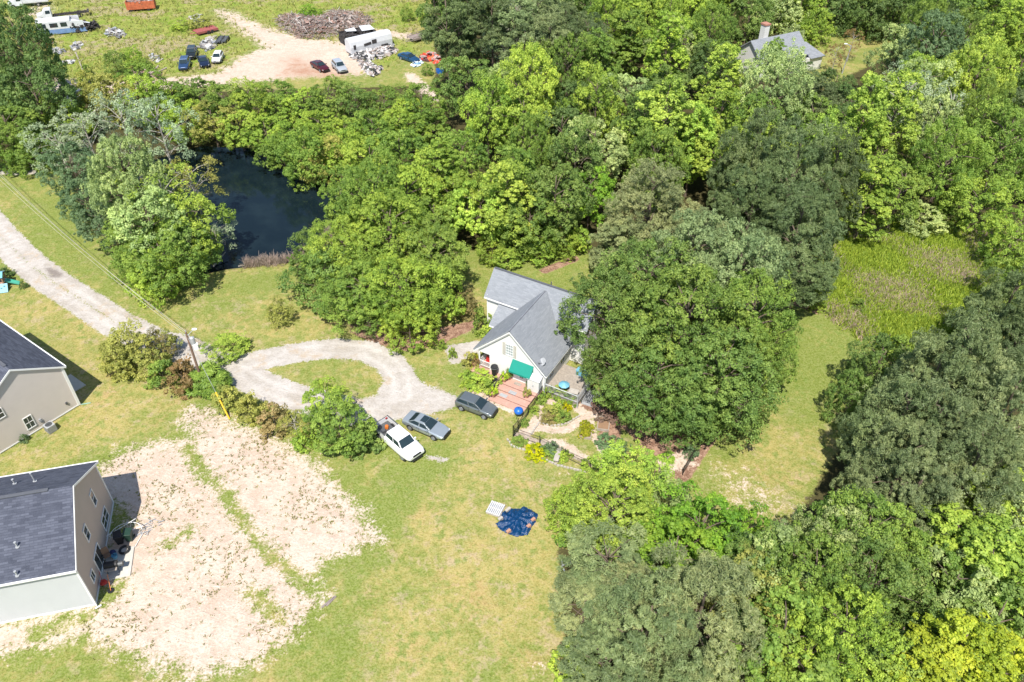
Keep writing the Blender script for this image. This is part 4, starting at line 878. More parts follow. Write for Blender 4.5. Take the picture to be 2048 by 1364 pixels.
for x, y, z, mm, lb in ((.9, .9, .58, 'red', 'red cushion chair on the open porch'), (3.0, -1.3, .1, 'black', 'small black lawn chair beside the dark deck railing')):
    ch = empty('chair', hl(x, y, z), R(-29), lb, 'chair')
    part('seat', M[mm], ch, lambda b: b.box((0, 0, .42), (.5, .5, .08))); part('backrest', M[mm], ch, lambda b: b.box((0, .24, .75), (.5, .07, .6), rx=-.2))
    for sx in (-1, 1):
        for sy in (-1, 1): part('leg', M['iron'], ch, lambda b: b.tube((sx*.22, sy*.22, 0), (sx*.22, sy*.22, .4), .02, n=5))
gx, gy, _ = at(1037, 833)
kg = empty('kettle_grill', (gx, gy, 0), 0, 'blue round covered grill on dark legs at the lower deck corner', 'grill')
def f(b):
    n = 14; b.loft([[(r_*math.cos(6.283*i/n), r_*math.sin(6.283*i/n), z_) for i in range(n)] for r_, z_ in ((.12, .42), (.36, .55), (.47, .75), (.48, .85), (.42, 1.02), (.24, 1.15), (.05, 1.19))])
part('bowl', M['blue'], kg, f, smooth=True)
for i in range(3): part('leg', M['iron'], kg, lambda b: b.tube((.45*math.cos(2.1*i), .45*math.sin(2.1*i), 0), (.25*math.cos(2.1*i), .25*math.sin(2.1*i), .6), .02, n=5))
part('handle', M['iron'], kg, lambda b: b.box((0, 0, 1.22), (.16, .04, .05)))
# side deck
S0 = empty('side_deck', hl(0, 0), R(-29), 'raised side deck with pale blue-grey railing at the right of the white house', 'deck')
part('platform', M['wood'], S0, lambda b: (boards(b, 8.1, 12.0, .3, 5.0, .75), b.bb(8.2, 11.9, .4, 4.9, .02, .6)))
part('railing', M['grey'], S0, lambda b: (rail(b, (8.2, .25, .75), (12.0, .25, .75), .95), rail(b, (12.0, .25, .75), (12.0, 5.0, .75), .95), b.box((12.0, .25, .95), (.1, .1, 1.9)), b.box((8.2, .25, .95), (.1, .1, 1.9))))
um = empty('patio_umbrella', hl(9.9, 1.3, .2), 0, 'light blue patio umbrella on the side deck, half under the trees', 'umbrella')
part('canopy', M['sky'], um, lambda b: b.loft([[(r_*math.cos(6.283*i/8+.3), r_*math.sin(6.283*i/8+.3), z_) for i in range(8)] for r_, z_ in ((.6, 1.3), (.6, 1.33), (.3, 1.5), (.04, 1.6))])); part('pole', M['white'], um, lambda b: b.tube((0, 0, 0), (0, 0, 1.4), .03))
thing('deck_table', M['stone'], 'pale table on the side deck beside the light blue umbrella', 'table', lambda b: (b.box((0, 0, .7), (1.0, .7, .05)), [b.box((sx*.42, sy*.28, .34), (.06, .06, .68)) for sx in (-1, 1) for sy in (-1, 1)]), hl(11.2, .95, .76), R(-20))
thing('storage_bin', M['sky'], 'pale blue lidded box against the right wall of the white house', 'box', lambda b: (b.box((0, 0, .3), (1.3, .7, .6)), b.box((0, 0, .63), (1.36, .76, .08))), hl(10.6, 4.4, .76), R(-29), bevel=.02)

# --- fences
def fence(pts, label, h_=1.25, gate=None):
    o = empty('iron_fence', (0, 0, 0), 0, label, 'fence'); W_ = [at(px, py) for px, py in pts]
    for a_, b_ in zip(W_[:-1], W_[1:]):
        L_ = np.linalg.norm(b_-a_); n = max(1, int(L_/2.2))
        for i in range(n):
            p, q = a_+(b_-a_)*i/n, a_+(b_-a_)*(i+1)/n
            def f(b):
                for z in (.15, h_-.12): b.tube(p+[0, 0, z], q+[0, 0, z], .025, n=4)
                k_ = int(L_/n/.13)
                for j in range(1, k_): c = p+(q-p)*j/k_; b.tube(c+[0, 0, .08], c+[0, 0, h_-.04], .011, n=4)
            part('fence_panel', M['iron'], o, f)
            part('post', M['iron'], o, lambda b: b.tube(p, p+[0, 0, h_+.08], .045, n=5))
    part('post', M['iron'], o, lambda b: b.tube(W_[-1], W_[-1]+[0, 0, h_+.08], .045, n=5)); return o
fence([(1092, 777), (1056, 829), (1036, 862)], 'black iron fence running down beside the deck steps')
fence([(1036, 862), (1026, 876)], 'black iron garden gate at the left corner of the garden', 1.7)
fence([(1028, 872), (1079, 890), (1130, 916), (1180, 940)], 'black iron fence along the front of the garden')
fence([(1419, 860), (1392, 905), (1365, 950)], 'black iron fence at the right end of the garden')
def bed(px, py, wx, wy, label, rz=R(-29), mt='wood'):
    x, y, _ = at(px, py); e = empty('planter_box', (x, y, 0), rz, label, 'planter box')
    part('box_frame', M[mt], e, lambda b: (b.bb(-wx/2, wx/2, -wy/2, -wy/2+.08, 0, .3), b.bb(-wx/2, wx/2, wy/2-.08, wy/2, 0, .3), b.bb(-wx/2, -wx/2+.08, -wy/2+.08, wy/2-.08, 0, .3), b.bb(wx/2-.08, wx/2, -wy/2+.08, wy/2-.08, 0, .3)))
    part('soil', M['bronzefab'], e, lambda b: b.bb(-wx/2+.08, wx/2-.08, -wy/2+.08, wy/2-.08, 0, .24)); return e
bd = bed(1172, 864, 1.2, 2.0, 'raised planter box full of yellow-green leaves in the garden lawn', R(-10))
for i in range(5):
    o = bpy.data.objects.new('plant', PROTO['bush'][i % 3][0]); COL.objects.link(o); o.parent = bd; o.scale = (.3, .3, .25); o.location = ((i % 2-.5)*.5, -.75+.37*i, .2); o.color = (.4, .42, .04, 1)
bd2 = bed(1207, 850, 1.2, 1.8, 'raised planter box of bare soil beside the green planted one', R(-10))
def f(b):
    for i in range(12): b.tube((-1.1+.2*i, -1.1, .55), (-1.1+.2*i, 1.1, .55), .02, n=4); b.tube((-1.1, -1.1+.2*i, .56), (1.1, -1.1+.2*i, .56), .02, n=4)
    for sx in (-1, 1):
        for sy in (-1, 1): b.box((sx*1.1, sy*1.1, .3), (.08, .08, .6))
x, y, _ = at(1190, 800); nb_ = thing('netted_bed', M['dkgrey'], 'square grey netted frame over a garden bed below the side deck', 'garden frame', f, (x, y, 0), R(-25)); part('ground_cloth', M['grey'], nb_, lambda b: b.box((0, 0, .05), (2.3, 2.3, .08)))
x, y, _ = at(1115, 922); sb_ = thing('stone_bench', M['stone'], 'pale stone slab bench crossing the front garden fence line', 'bench', lambda b: b.box((0, 0, .45), (.5, 1.6, .12)), (x, y+.4, 0), R(-14), bevel=.02)
for s_ in (-1, 1): part('support', M['stone'], sb_, lambda b: b.box((0, s_*.55, .2), (.36, .16, .39)))
def edging(pts, label):
    b = MB(); W_ = [at(px, py) for px, py in pts]; g = random.Random(3)
    for p, q in zip(W_[:-1], W_[1:]):
        L_ = np.linalg.norm(q-p); n = int(L_/.3); a_ = math.atan2((q-p)[1], (q-p)[0])
        for i in range(n): c = p+(q-p)*(i+.5)/n; b.box((c[0]+g.uniform(-.03, .03), c[1]+g.uniform(-.03, .03), .08), (.27, .16, .2), a_+g.uniform(-.15, .15))
    return tag(b.build('stone_edging', M['stone'], bevel=.015), label, 'edging')
edging([(1014, 878), (1025, 894), (1050, 901), (1081, 915), (1113, 931), (1172, 945)], 'pale stone edging outside the front garden fence')
edging([(1062, 870), (1078, 846), (1106, 853), (1134, 848), (1160, 832)], 'pale stone edging of the curved garden path')

# --- grey house lower left
G0 = empty('grey_house', (-33.46, 35.44, 0), R(14.1), 'two storey house with dark shingle roof and taupe side wall at the lower left', 'house')
def f(b): siding(b, [(-17, .1), (0, .1), (0, 5.3), (-17, 5.3)], (0, 0), 0)
part('front_wall', M['ltgrey'], G0, f)
def f(b):
    siding(b, [(0, .1), (10.57, .1), (10.57, 5.3), (5.28, 8.45), (0, 5.3)], (0, 0), R(90)); b.add([(0, 10.57, .1), (-17, 10.57, .1), (-17, 10.57, 5.3), (0, 10.57, 5.3)], [(0, 1, 2, 3)])
part('side_wall', M['taupe'], G0, f)
rg = part('roof', M['roofd'], G0, lambda b: (b.slab([(-17, -.35, 5.28), (.18, -.35, 5.28), (.18, 5.28, 8.65), (-17, 5.28, 8.65)], .14), b.slab([(-17, 5.28, 8.65), (.18, 5.28, 8.65), (.18, 10.9, 5.28), (-17, 10.9, 5.28)], .14)))
part('ridge_cap', M['ridge'], rg, lambda b: b.box((-8.4, 5.28, 8.68), (13.6, .3, .07)))
def f(b):
    b.box((-8.4, -.42, 5.2), (17.3, .12, .15)).box((-8.4, 10.97, 5.2), (17.3, .12, .15))
    b.slab([(.2, -.38, 5.24), (.2, 5.28, 8.62), (.2, 5.28, 8.42), (.2, -.38, 5.04)], .05).slab([(.2, 5.28, 8.62), (.2, 10.95, 5.24), (.2, 10.95, 5.04), (.2, 5.28, 8.42)], .05)
    for y in (0, 10.57): b.box((.02, y, 2.65), (.12, .16, 5.2))
    b.box((-8.5, -.02, .12), (17, .06, .18)).box((.04, 5.28, .12), (.06, 10.4, .18))
part('trim', M['trim'], G0, f)
part('foundation', M['concrete'], G0, lambda b: b.bb(-17, -.03, .03, 10.5, -.1, .12))
for y, z, ww, hh, c_, r_ in ((7.6, 4.35, .75, 1.5, 1, 2), (3.97, 4.3, .8, 1.4, 1, 2), (7.8, 1.32, 1.75, 1.3, 2, 2), (1.6, 1.72, .75, .95, 2, 1)): window(G0, (.04, y, z), R(90), ww, hh, c_, r_)
gd = window(G0, (.04, 3.75, 1.12), R(90), 1.75, 1.95, 2, 1, name='sliding_door')
for x, y, h_ in ((-3.65, 8.05, 1.0), (-5.3, 8.35, .5), (-3.83, 1.83, .55), (-3.86, .0, .5)):
    zr = 5.28+(8.65-5.28)*(1-abs(y-5.28)/5.63); part('vent_pipe', M['grey'], G0, lambda b: (b.tube((x, y, zr-.1), (x, y, zr+h_), .06), b.tube((x, y, zr-.02), (x, y, zr+.06), .16), b.tube((x, y, zr+h_), (x, y, zr+h_+.06), .1)))
part('downspout', M['trim'], G0, lambda b: (b.box((.1, -.12, 2.6), (.09, .1, 5.1)), b.box((.25, -.3, .12), (.5, .1, .1), .5)))
def gl(x, y, z=0):
    a = R(14.1); return (-33.46+x*math.cos(a)-y*math.sin(a), 35.44+x*math.sin(a)+y*math.cos(a), z)
thing('patio_slab', M['concrete'], 'pale concrete patio slab at the door of the taupe wall', 'patio', lambda b: b.bb(.08, 2.4, 2.2, 5.2, -.05, .12), gl(0, 0), R(14.1), bevel=.02)
gr = empty('barrel_grill', gl(1.1, 3.0, .12), R(14.1), 'black barrel grill with side firebox on the concrete patio', 'grill')
part('barrel', M['black'], gr, lambda b: b.tube((-.6, 0, .85), (.45, 0, .85), .3, n=12), smooth=False); part('firebox', M['dkgrey'], gr, lambda b: b.tube((.47, 0, .75), (.85, 0, .75), .22, n=10)); part('shelf', M['wood'], gr, lambda b: b.box((-.05, -.45, .75), (.95, .3, .04)))
for x in (-.5, .4):
    for y in (-.25, .25): part('leg', M['black'], gr, lambda b: b.tube((x, y, 0), (x, y*.6, .7), .025, n=5))
part('chimney', M['black'], gr, lambda b: b.tube((-.45, .1, 1.1), (-.45, .1, 1.5), .05, n=6))
for k, (x, y, a_, lb) in enumerate(((1.15, 6.0, .2, 'dark wheeled bin nearer the taupe wall'), (1.95, 6.1, -.1, 'dark green wheeled bin farther from the taupe wall'))):
    bi = empty('wheeled_bin', gl(x, y), R(14)+a_, lb, 'bin'); mt = M['black'] if k == 0 else mat('dark_green_plastic', (.02, .05, .035), .4)
    part('body', mt, bi, lambda b: b.loft([[(-.24, -.28, 0), (.24, -.28, 0), (.24, .28, 0), (-.24, .28, 0)], [(-.31, -.36, 1.0), (.31, -.36, 1.0), (.31, .36, 1.0), (-.31, .36, 1.0)]]), bevel=.03)
    part('lid', mt, bi, lambda b: b.box((0, 0, 1.05), (.68, .82, .08), rx=.06), bevel=.03); part('handle', M['black'], bi, lambda b: b.tube((-.25, .45, 1.0), (.25, .45, 1.0), .025, n=5))
    for s_ in (-1, 1): part('wheel', M['tyre'], bi, lambda b: b.tube((s_*.27, .3, .12), (s_*.33, .3, .12), .12, n=10))
def f(b):
    g = random.Random(8)
    for i in range(9): a_ = i*.35; b.tube((1.3*math.cos(a_), 1.1*math.sin(a_), .6), (1.3*math.cos(a_+.35), 1.1*math.sin(a_+.35), .62), .03, n=5)
    for i in range(10): a_ = i*.33; b.tube((1.3*math.cos(a_), 1.1*math.sin(a_), .6), (1.35*math.cos(a_+.1), 1.15*math.sin(a_+.1), 0), .022, n=5)
    b.tube((-1.5, -.1, .9), (.9, 1.0, .95), .03, n=5).tube((-1.3, .3, .1), (1.4, .3, .6), .03, n=5).tube((1.3, 0, .1), (.6, -1.4, .1), .03, n=5)
thing('folded_frame', M['trim'], 'white bent tube frame lying around the two bins', 'metal frame', f, gl(1.7, 6.4), R(20))
def f(b):
    g = random.Random(4)
    for i in range(22): x, y = g.uniform(-.8, .8), g.uniform(-.8, .8); b.box((x, y, .05+g.random()*.12), (g.uniform(.2, .7), .05, .03), g.uniform(0, 3))
thing('scrap_pile', M['grey'], 'loose pile of pale grey wire scrap on the dirt right of the bins', 'scrap', f, gl(3.6, 7.0), 0)
def f(b):
    n = 14
    for k in range(n): a_, c_ = 6.283*k/n, 6.283*(k+1)/n; b.tube((.38*math.cos(a_), .38*math.sin(a_), .12), (.38*math.cos(c_), .38*math.sin(c_), .12), .11, n=6, cap=False)
thing('tyre', M['tyre'], 'black tyre lying at the upper patio corner', 'tyre', f, gl(1.65, 4.9, .1))
thing('cooler', M['sky'], 'light blue tub on the patio beside the wall', 'tub', lambda b: b.loft([[(r_*math.cos(6.283*i/12), r_*math.sin(6.283*i/12), z_) for i in range(12)] for r_, z_ in ((.2, 0), (.26, .3), (.22, .3), (.18, .08))]), gl(.95, 4.35, .12))
thing('bag', mat('navy_fabric', (.02, .03, .10), .8), 'dark blue stuffed bag on the patio beside the light blue tub', 'bag', lambda b: b.blob((0, 0, .2), (.3, .25, .22), 3), gl(.75, 4.75, .12))
ch = empty('patio_chair', gl(.4, 4.4, .12), R(40), 'dark folding chair tight against the sliding door', 'chair')
part('seat', M['bronzefab'], ch, lambda b: b.box((0, 0, .42), (.55, .5, .06))); part('backrest', M['bronzefab'], ch, lambda b: b.box((0, .26, .8), (.55, .05, .6), rx=-.25))
for s_ in (-1, 1): part('leg', M['iron'], ch, lambda b: (b.tube((s_*.26, -.25, 0), (s_*.26, .25, .6), .02, n=5), b.tube((s_*.26, .25, 0), (s_*.26, -.25, .6), .02, n=5)))
thing('mower', M['red'], 'red push mower body leaning against the taupe wall', 'mower', lambda b: (b.blob((0, 0, .28), (.3, .3, .2), 5, 2, .08), b.box((.0, .0, .45), (.3, .3, .16), .2), b.tube((-.1, 0, .4), (-.25, .7, 1.0), .02, n=5)), gl(.42, 1.85), R(14))
th = empty('garden_torch', gl(1.0, 1.1), 0, 'orange pole with round black base on the grass below the patio', 'pole')
part('base', M['black'], th, lambda b: b.tube((0, 0, 0), (0, 0, .06), .27, n=14)); part('pole', M['orange'], th, lambda b: b.tube((0, 0, .05), (-.35, .9, 1.0), .025, n=6))

# --- beige house upper left
B0 = empty('beige_house', (-44.43, 58.2, 0), R(54.6), 'two storey house with beige clapboard gable and dark roof at the left edge', 'house')
def f(b):
    siding(b, [(-8.3, .1), (0, .1), (0, 5.35), (-4.15, 8.0), (-8.3, 5.35)], (0, 0), 0, .2, .035)
    siding(b, [(-14, .1), (0, .1), (0, 5.35), (-14, 5.35)], (-8.3, 0), R(-90), .2)
    b.add([(0, 0, .1), (0, 14, .1), (0, 14, 5.35), (0, 0, 5.35)], [(0, 1, 2, 3)])
part('wall', M['beige'], B0, f)
rb = part('roof', shingle('dark_shingles_side', (.038, .043, .062), (.135, .145, .185), 'y', .6, .15, .5), B0, lambda b: (b.slab([(.32, -.2, 5.3), (.32, 14, 5.3), (-4.15, 14, 8.15), (-4.15, -.2, 8.15)], .14), b.slab([(-4.15, -.2, 8.15), (-4.15, 14, 8.15), (-8.62, 14, 5.3), (-8.62, -.2, 5.3)], .14)))
part('ridge_cap', M['ridge'], rb, lambda b: b.box((-4.15, 6.5, 8.18), (.3, 12, .07)))
def f(b):
    b.box((.38, 6.9, 5.22), (.12, 14.2, .16)); b.box((-.0, -.03, 2.7), (.18, .14, 5.2)).box((-4.1, -.03, .16), (8.2, .06, .12))
    b.slab([(.36, -.22, 5.26), (-4.15, -.22, 8.12), (-4.15, -.22, 7.92), (.36, -.22, 5.06)], -.05).slab([(-4.15, -.22, 8.12), (-8.66, -.22, 5.26), (-8.66, -.22, 5.06), (-4.15, -.22, 7.92)], -.05)
part('trim', M['trim'], B0, f)
window(B0, (-4.75, -.04, 1.53), 0, .82, 1.45, 2, 2); window(B0, (-6.6, -.04, 4.2), 0, .7, 1.1, 1, 2)
part('foundation', M['concrete'], B0, lambda b: b.bb(-8.2, -.05, .05, 13.9, -.1, .13))
part('meter_box', M['grey'], B0, lambda b: (b.box((-3.84, -.08, 1.06), (.22, .12, .3)), b.tube((-3.84, -.06, .95), (-3.6, -.1, .4), .02, n=5)))
part('wall_vent', M['dkgrey'], B0, lambda b: (b.box((-1.0, -.07, 1.15), (.2, .1, .25)), b.tube((-1.0, -.1, 1.05), (-.8, -.1, .7), .02, n=5)))
def bl(x, y, z=0):
    a = R(54.6); return (-44.43+x*math.cos(a)-y*math.sin(a), 58.2+x*math.sin(a)+y*math.cos(a), z)
part('downspout', M['trim'], B0, lambda b: b.box((.12, -.06, 2.6), (.09, .09, 5.1)))
thing('splash_hose', mat('pale_green_plastic', (.25, .42, .33), .5), 'pale green drain pipe on the grass at the beige house corner', 'pipe', lambda b: b.tube((0, 0, .06), (.9, .1, .06), .06, n=8), bl(.2, -.1), R(10))
ac = thing('air_conditioner', M['grey'], 'grey air conditioner unit on the grass beside the beige wall', 'air conditioner', lambda b: b.box((0, 0, .45), (.85, .85, .85)), bl(-3.6, -1.05), R(54.6), bevel=.03)
part('fan_grille', M['dkgrey'], ac, lambda b: [b.tube((0, 0, .88), (0, 0, .9), .33, n=16)]+[b.box((0, 0, .915), (.66, .02, .01), i*.4) for i in range(8)])
part('louvres', M['dkgrey'], ac, lambda b: [b.box((0, 0, .12+.09*i), (.87, .87, .015)) for i in range(8)])
thing('patio_slab', M['concrete'], 'grey concrete slab in the shade behind the beige house', 'patio', lambda b: b.bb(.05, 2.15, 2.2, 5.05, -.05, .1), bl(0, 0), R(54.6), bevel=.02)
x, y, _ = bl(-5.95, -.3); tree(*proj(x, y, 0)[:2], .45, .8, 'bush', 'bluish', 'small blue-green plant at the foot of the beige wall', ground=True)
# play set
x, y, _ = at(4, 573); ps = empty('play_set', (x, y, 0), R(15), 'light blue and green toddler play set cut by the left edge', 'play set')
for sx in (-.6, .6):
    for sy in (-.6, .6): part('post', M['bronzefab'], ps, lambda b: b.box((sx, sy, .8), (.14, .14, 1.6)))
part('platform', M['terracotta'], ps, lambda b: b.box((0, 0, .75), (1.25, 1.25, .12))); part('roof', M['sky'], ps, lambda b: (b.slab([(-.8, -.8, 1.7), (.8, -.8, 1.7), (.8, 0, 2.1), (-.8, 0, 2.1)], .05), b.slab([(-.8, 0, 2.1), (.8, 0, 2.1), (.8, .8, 1.7), (-.8, .8, 1.7)], .05)))
part('climbing_wall', M['sky'], ps, lambda b: (b.slab([(-.1, -1.5, .05), (1.0, -1.5, .05), (1.0, -.65, .8), (-.1, -.65, .8)], .06), b.box((.3, -1.1, .45), (.18, .12, .1)), b.box((.65, -.95, .6), (.18, .12, .1))))
part('slide', mat('green_plastic', (.10, .45, .33), .4), ps, lambda b: (b.slab([(.6, -.2, .8), (2.0, -.2, .1), (2.0, .35, .1), (.6, .35, .8)], .05), b.slab([(.6, -.2, .95), (2.0, -.2, .25), (2.0, -.2, .08), (.6, -.2, .78)], .04), b.slab([(.6, .35, .95), (2.0, .35, .25), (2.0, .35, .08), (.6, .35, .78)], .04)))

# --- house with the chimney far in the woods
x, y, _ = at(1540, 138); C0 = empty('woodland_house', (x, y, 0), R(28), 'distant white house with grey roof and tall white chimney among the trees', 'house')
part('wall', M['white'], C0, lambda b: (b.bb(-6, 5, -3.5, 3.5, 0, 3.6), b.add([(-6, -3.5, 3.6), (-6, 3.5, 3.6), (-6, 0, 6.2), (5, -3.5, 3.6), (5, 3.5, 3.6), (5, 0, 6.2)], [(0, 1, 2), (3, 5, 4)])))
cr = part('roof', M['roofx'], C0, lambda b: (b.slab([(-6.4, -4, 3.35), (5.4, -4, 3.35), (5.4, 0, 6.4), (-6.4, 0, 6.4)], .15), b.slab([(-6.4, 0, 6.4), (5.4, 0, 6.4), (5.4, 4, 3.35), (-6.4, 4, 3.35)], .15)))
part('chimney', M['white'], cr, lambda b: b.bb(-3.0, -1.9, .4, 1.6, 4, 8.4)); part('chimney_cap', M['brick'], cr, lambda b: b.bb(-3.1, -1.8, .3, 1.7, 8.4, 8.7))
part('lower_roof', M['roofx'], C0, lambda b: b.slab([(5.45, -4.5, 2.6), (9.0, -4.5, 2.6), (9.0, 1, 3.5), (5.45, 1, 3.5)], .15)); part('lower_wall', M['white'], C0, lambda b: b.bb(5.05, 8.8, -4.1, .8, 0, 2.5))
for xx in (-4, 0, 4): window(C0, (xx, -3.53, 1.9), 0, 1.0, 1.4)

# --- utility pole, wires, guard
px_, py_, _ = at(408, 774); HP = 7.5
U0 = empty('utility_pole', (px_, py_, 0), 0, 'brown wooden utility pole with lamp arm beside the gravel drive', 'utility pole')
part('pole', M['pole'], U0, lambda b: b.tube((0, 0, 0), (0, 0, HP), .15, .10, 10)); part('insulator', M['grey'], U0, lambda b: (b.tube((0, 0, HP), (0, 0, HP+.25), .05), b.box((0, 0, HP-.35), (.5, .1, .1))))
part('transformer', M['grey'], U0, lambda b: (b.tube((.38, .05, HP-1.5), (.38, .05, HP-.75), .24, .24, 12), b.tube((.38, .05, HP-.75), (.38, .05, HP-.65), .24, .08, 12)))
la = part('lamp_arm', M['grey'], U0, lambda b: b.tube((0, 0, HP-.5), (.55, .5, HP-.1), .03, n=6)); part('lamp_head', M['lens'], la, lambda b: b.blob((.65, .58, HP-.08), (.28, .18, .1), 2, 2, .03))
wm = mat('wire', (.50, .47, .36), .5)
top = np.array([px_, py_, HP]); far = at(-160, 195, HP); 
for k, (o1, o2, lb) in enumerate((((-.2, 0, -.3), (-.5, .2, -.2), 'lower left power line'), ((.0, 0, .15), (.1, 0, .2), 'upper power line'), ((.2, 0, -.4), (.8, .2, -.5), 'lower right power line'))):
    def f(b):
        p, q = top+o1, far+np.array(o2); pts_ = [p+(q-p)*t-np.array([0, 0, 2.4*4*t*(1-t)]) for t in np.linspace(0, 1, 25)]
        for a_, c_ in zip(pts_[:-1], pts_[1:]): b.tube(a_, c_, .02, n=4, cap=False)
    thing('power_line', wm, 'thin pale %s running from the utility pole to the left edge' % lb, 'power line', f)
gxp = at(459, 838)
thing('guy_wire', M['grey'], 'thin guy wire from the pole top down to the yellow guard tube', 'guy wire', lambda b: b.tube(top-[0, 0, .6], gxp+(top-[0, 0, .6]-gxp)*.33, .02, n=4))
thing('guy_wire_guard', M['yellow'], 'yellow plastic tube guarding the guy wire at the edge of the dirt lot', 'guard tube', lambda b: b.tube(gxp, gxp+(top-[0, 0, .6]-gxp)*.33, .09, n=8))
x, y, _ = at(393, 697); thing('utility_pedestal', M['trim'], 'small white utility box on the grass behind the utility pole', 'utility box', lambda b: (b.box((0, 0, .3), (.5, .35, .6)), b.box((0, 0, .63), (.55, .4, .06))), (x, y, 0), .3)

# ---------------------------------------------------------------- vehicles
def paint(name, col, rough=.25, metal=.3): return mat(name, col, rough, metal, .05, 2, coat=.6)
def vehicle(kind, name, label, cat, wheels=None, centre=None, head=None, col=(.5, .5, .5), group=None, name_mat='paint', rough=.25, metal=.3, missing=False, zoff=0):
    spec = dict(
     sedan=dict(L=4.85, W=1.84, wb=2.8, base=[(-2.42, .55, .72, .78), (-2.3, .4, .97, .9), (-1.75, .28, 1.03, .91), (-.6, .25, .98, .92), (.85, .25, .96, .92), (1.75, .3, .85, .88), (2.25, .4, .68, .80), (2.42, .5, .55, .62)],
        cab=((-1.75, .98), (-.95, 1.42), (.15, 1.45), (1.0, .97)), zr=1.44, tw=.60, r=.33),
     hatch=dict(L=4.35, W=1.8, wb=2.62, base=[(-2.15, .5, .85, .76), (-2.05, .4, 1.05, .86), (-1.5, .28, 1.06, .9), (0, .25, 1.0, .9), (.95, .25, .99, .9), (1.6, .3, .9, .86), (2.05, .4, .74, .78), (2.17, .5, .6, .6)],
        cab=((-2.0, 1.04), (-1.65, 1.46), (.1, 1.5), (1.0, 1.0)), zr=1.5, tw=.62, r=.33),
     suv=dict(L=4.6, W=1.88, wb=2.7, base=[(-2.28, .55, .95, .84), (-2.2, .45, 1.12, .92), (-1.5, .35, 1.12, .93), (0, .32, 1.1, .93), (1.1, .32, 1.08, .93), (1.8, .36, 1.0, .88), (2.2, .45, .84, .8), (2.3, .55, .7, .66)],
        cab=((-2.15, 1.12), (-1.85, 1.68), (.2, 1.72), (.95, 1.1)), zr=1.71, tw=.70, r=.36),
     pickup=dict(L=5.9, W=2.02, wb=3.68, base=[(.0-2.92, .55, 1.25, .96), (-2.86, .5, 1.28, .98), (-.82, .42, 1.28, 1.0), (-.7, .42, 1.22, 1.0), (1.0, .42, 1.2, 1.0), (1.6, .42, 1.18, 1.0), (2.6, .5, 1.08, .95), (2.9, .6, .9, .84)],
        cab=((-.86, 1.24), (-.72, 1.86), (1.0, 1.9), (1.65, 1.2)), zr=1.9, tw=.74, r=.41))[kind]
    L_, W_, wb = spec['L'], spec['W'], spec['wb']
    if wheels:
        p, q = at(*wheels[0]), at(*wheels[1]); v = q-p; h_ = math.atan2(v[1], v[0]); c = (p+q)/2; c = c[:2]+np.array([-math.sin(h_), math.cos(h_)])*W_*.46*wheels[2]
    else:
        p, q = at(*head[0], z=.8), at(*head[1], z=.8); v = q-p; h_ = math.atan2(v[1], v[0]); c = at(*centre, z=.7)[:2]
    e = empty(name, (c[0], c[1], zoff), h_, label, cat, group)
    pm = paint(name_mat, col, rough, metal)
    def ring(x, z0, z1, hw):
        return [(x, -hw*.90, z0), (x, -hw, z0+.16), (x, -hw*1.0, (z0+z1)/2+.06), (x, -hw*.97, z1-.10), (x, -hw*.86, z1), (x, -hw*.4, z1+.025), (x, hw*.4, z1+.025), (x, hw*.86, z1), (x, hw*.97, z1-.10), (x, hw*1.0, (z0+z1)/2+.06), (x, hw, z0+.16), (x, hw*.90, z0)]
    cab = spec['cab']; hb, ht = W_/2*.88, spec['tw']; zr = spec['zr']
    def f(b):
        rings = [ring(x, z0, z1, W_/2*hf/.93) for x, z0, z1, hf in spec['base']]
        if kind == 'pickup':
            b.loft(rings[2:])
            for sy in (-1, 1): b.box((-1.88, sy*.93, .86), (2.1, .13, .86))
            b.box((-2.88, 0, .9), (.1, 1.9, .7)); b.box((-1.88, 0, .62), (2.1, 1.8, .12)); b.box((-.83, 0, .9), (.1, 1.85, .8))
        else: b.loft(rings)
        (xa, za), (xb, zb), (xc, zc), (xd, zd) = cab
        lo = [(xa, -hb, za-.04), (xd, -hb, zd-.04), (xd, hb, zd-.04), (xa, hb, za-.04)]; hi = [(xb, -ht, zb-.04), (xc, -ht, zc-.04), (xc, ht, zc-.04), (xb, ht, zb-.04)]
        b.loft([lo, hi]); b.loft([[(xb, -ht, zb-.05), (xc, -ht, zc-.05), (xc, ht, zc-.05), (xb, ht, zb-.05)], [(xb+.05, -ht*.92, zb+.01), (xc-.06, -ht*.92, zc+.01), (xc-.06, ht*.92, zc+.01), (xb+.05, ht*.92, zb+.01)]])
        for sy in (-1, 1): b.box((xd-.28, sy*(hb+.14), zd+.08), (.14, .2, .13))
    bd_ = part('body', pm, e, f, bevel=.06); bd_.modifiers['bevel'].segments = 3; bd_.data.shade_smooth(); wn_ = bd_.modifiers.new('wn', 'WEIGHTED_NORMAL')
    (xa, za), (xb, zb), (xc, zc), (xd, zd) = cab
    def lerp(p, q, t): return tuple(p[i]+(q[i]-p[i])*t for i in range(3))
    def pane(nm, a, b_, c_, d_, iu, iv):
        def L2(u, v): return lerp(lerp(a, b_, u), lerp(d_, c_, u), v)
        q = [L2(iu, iv), L2(1-iu, iv), L2(1-iu, 1-iv), L2(iu, 1-iv)]
        n = (Vector(q[1])-Vector(q[0])).cross(Vector(q[2])-Vector(q[0])).normalized()*.012
        part(nm, M['autoglass'], e, lambda b: b.slab([tuple(Vector(p)+n) for p in q], .02))
    z4 = .0
    pane('windscreen', (xd, -hb, zd), (xd, hb, zd), (xc, ht, zc-.03), (xc, -ht, zc-.03), .06, .07)
    pane('rear_window', (xa, hb, za), (xa, -hb, za), (xb, -ht, zb-.03), (xb, ht, zb-.03), .09, .12)
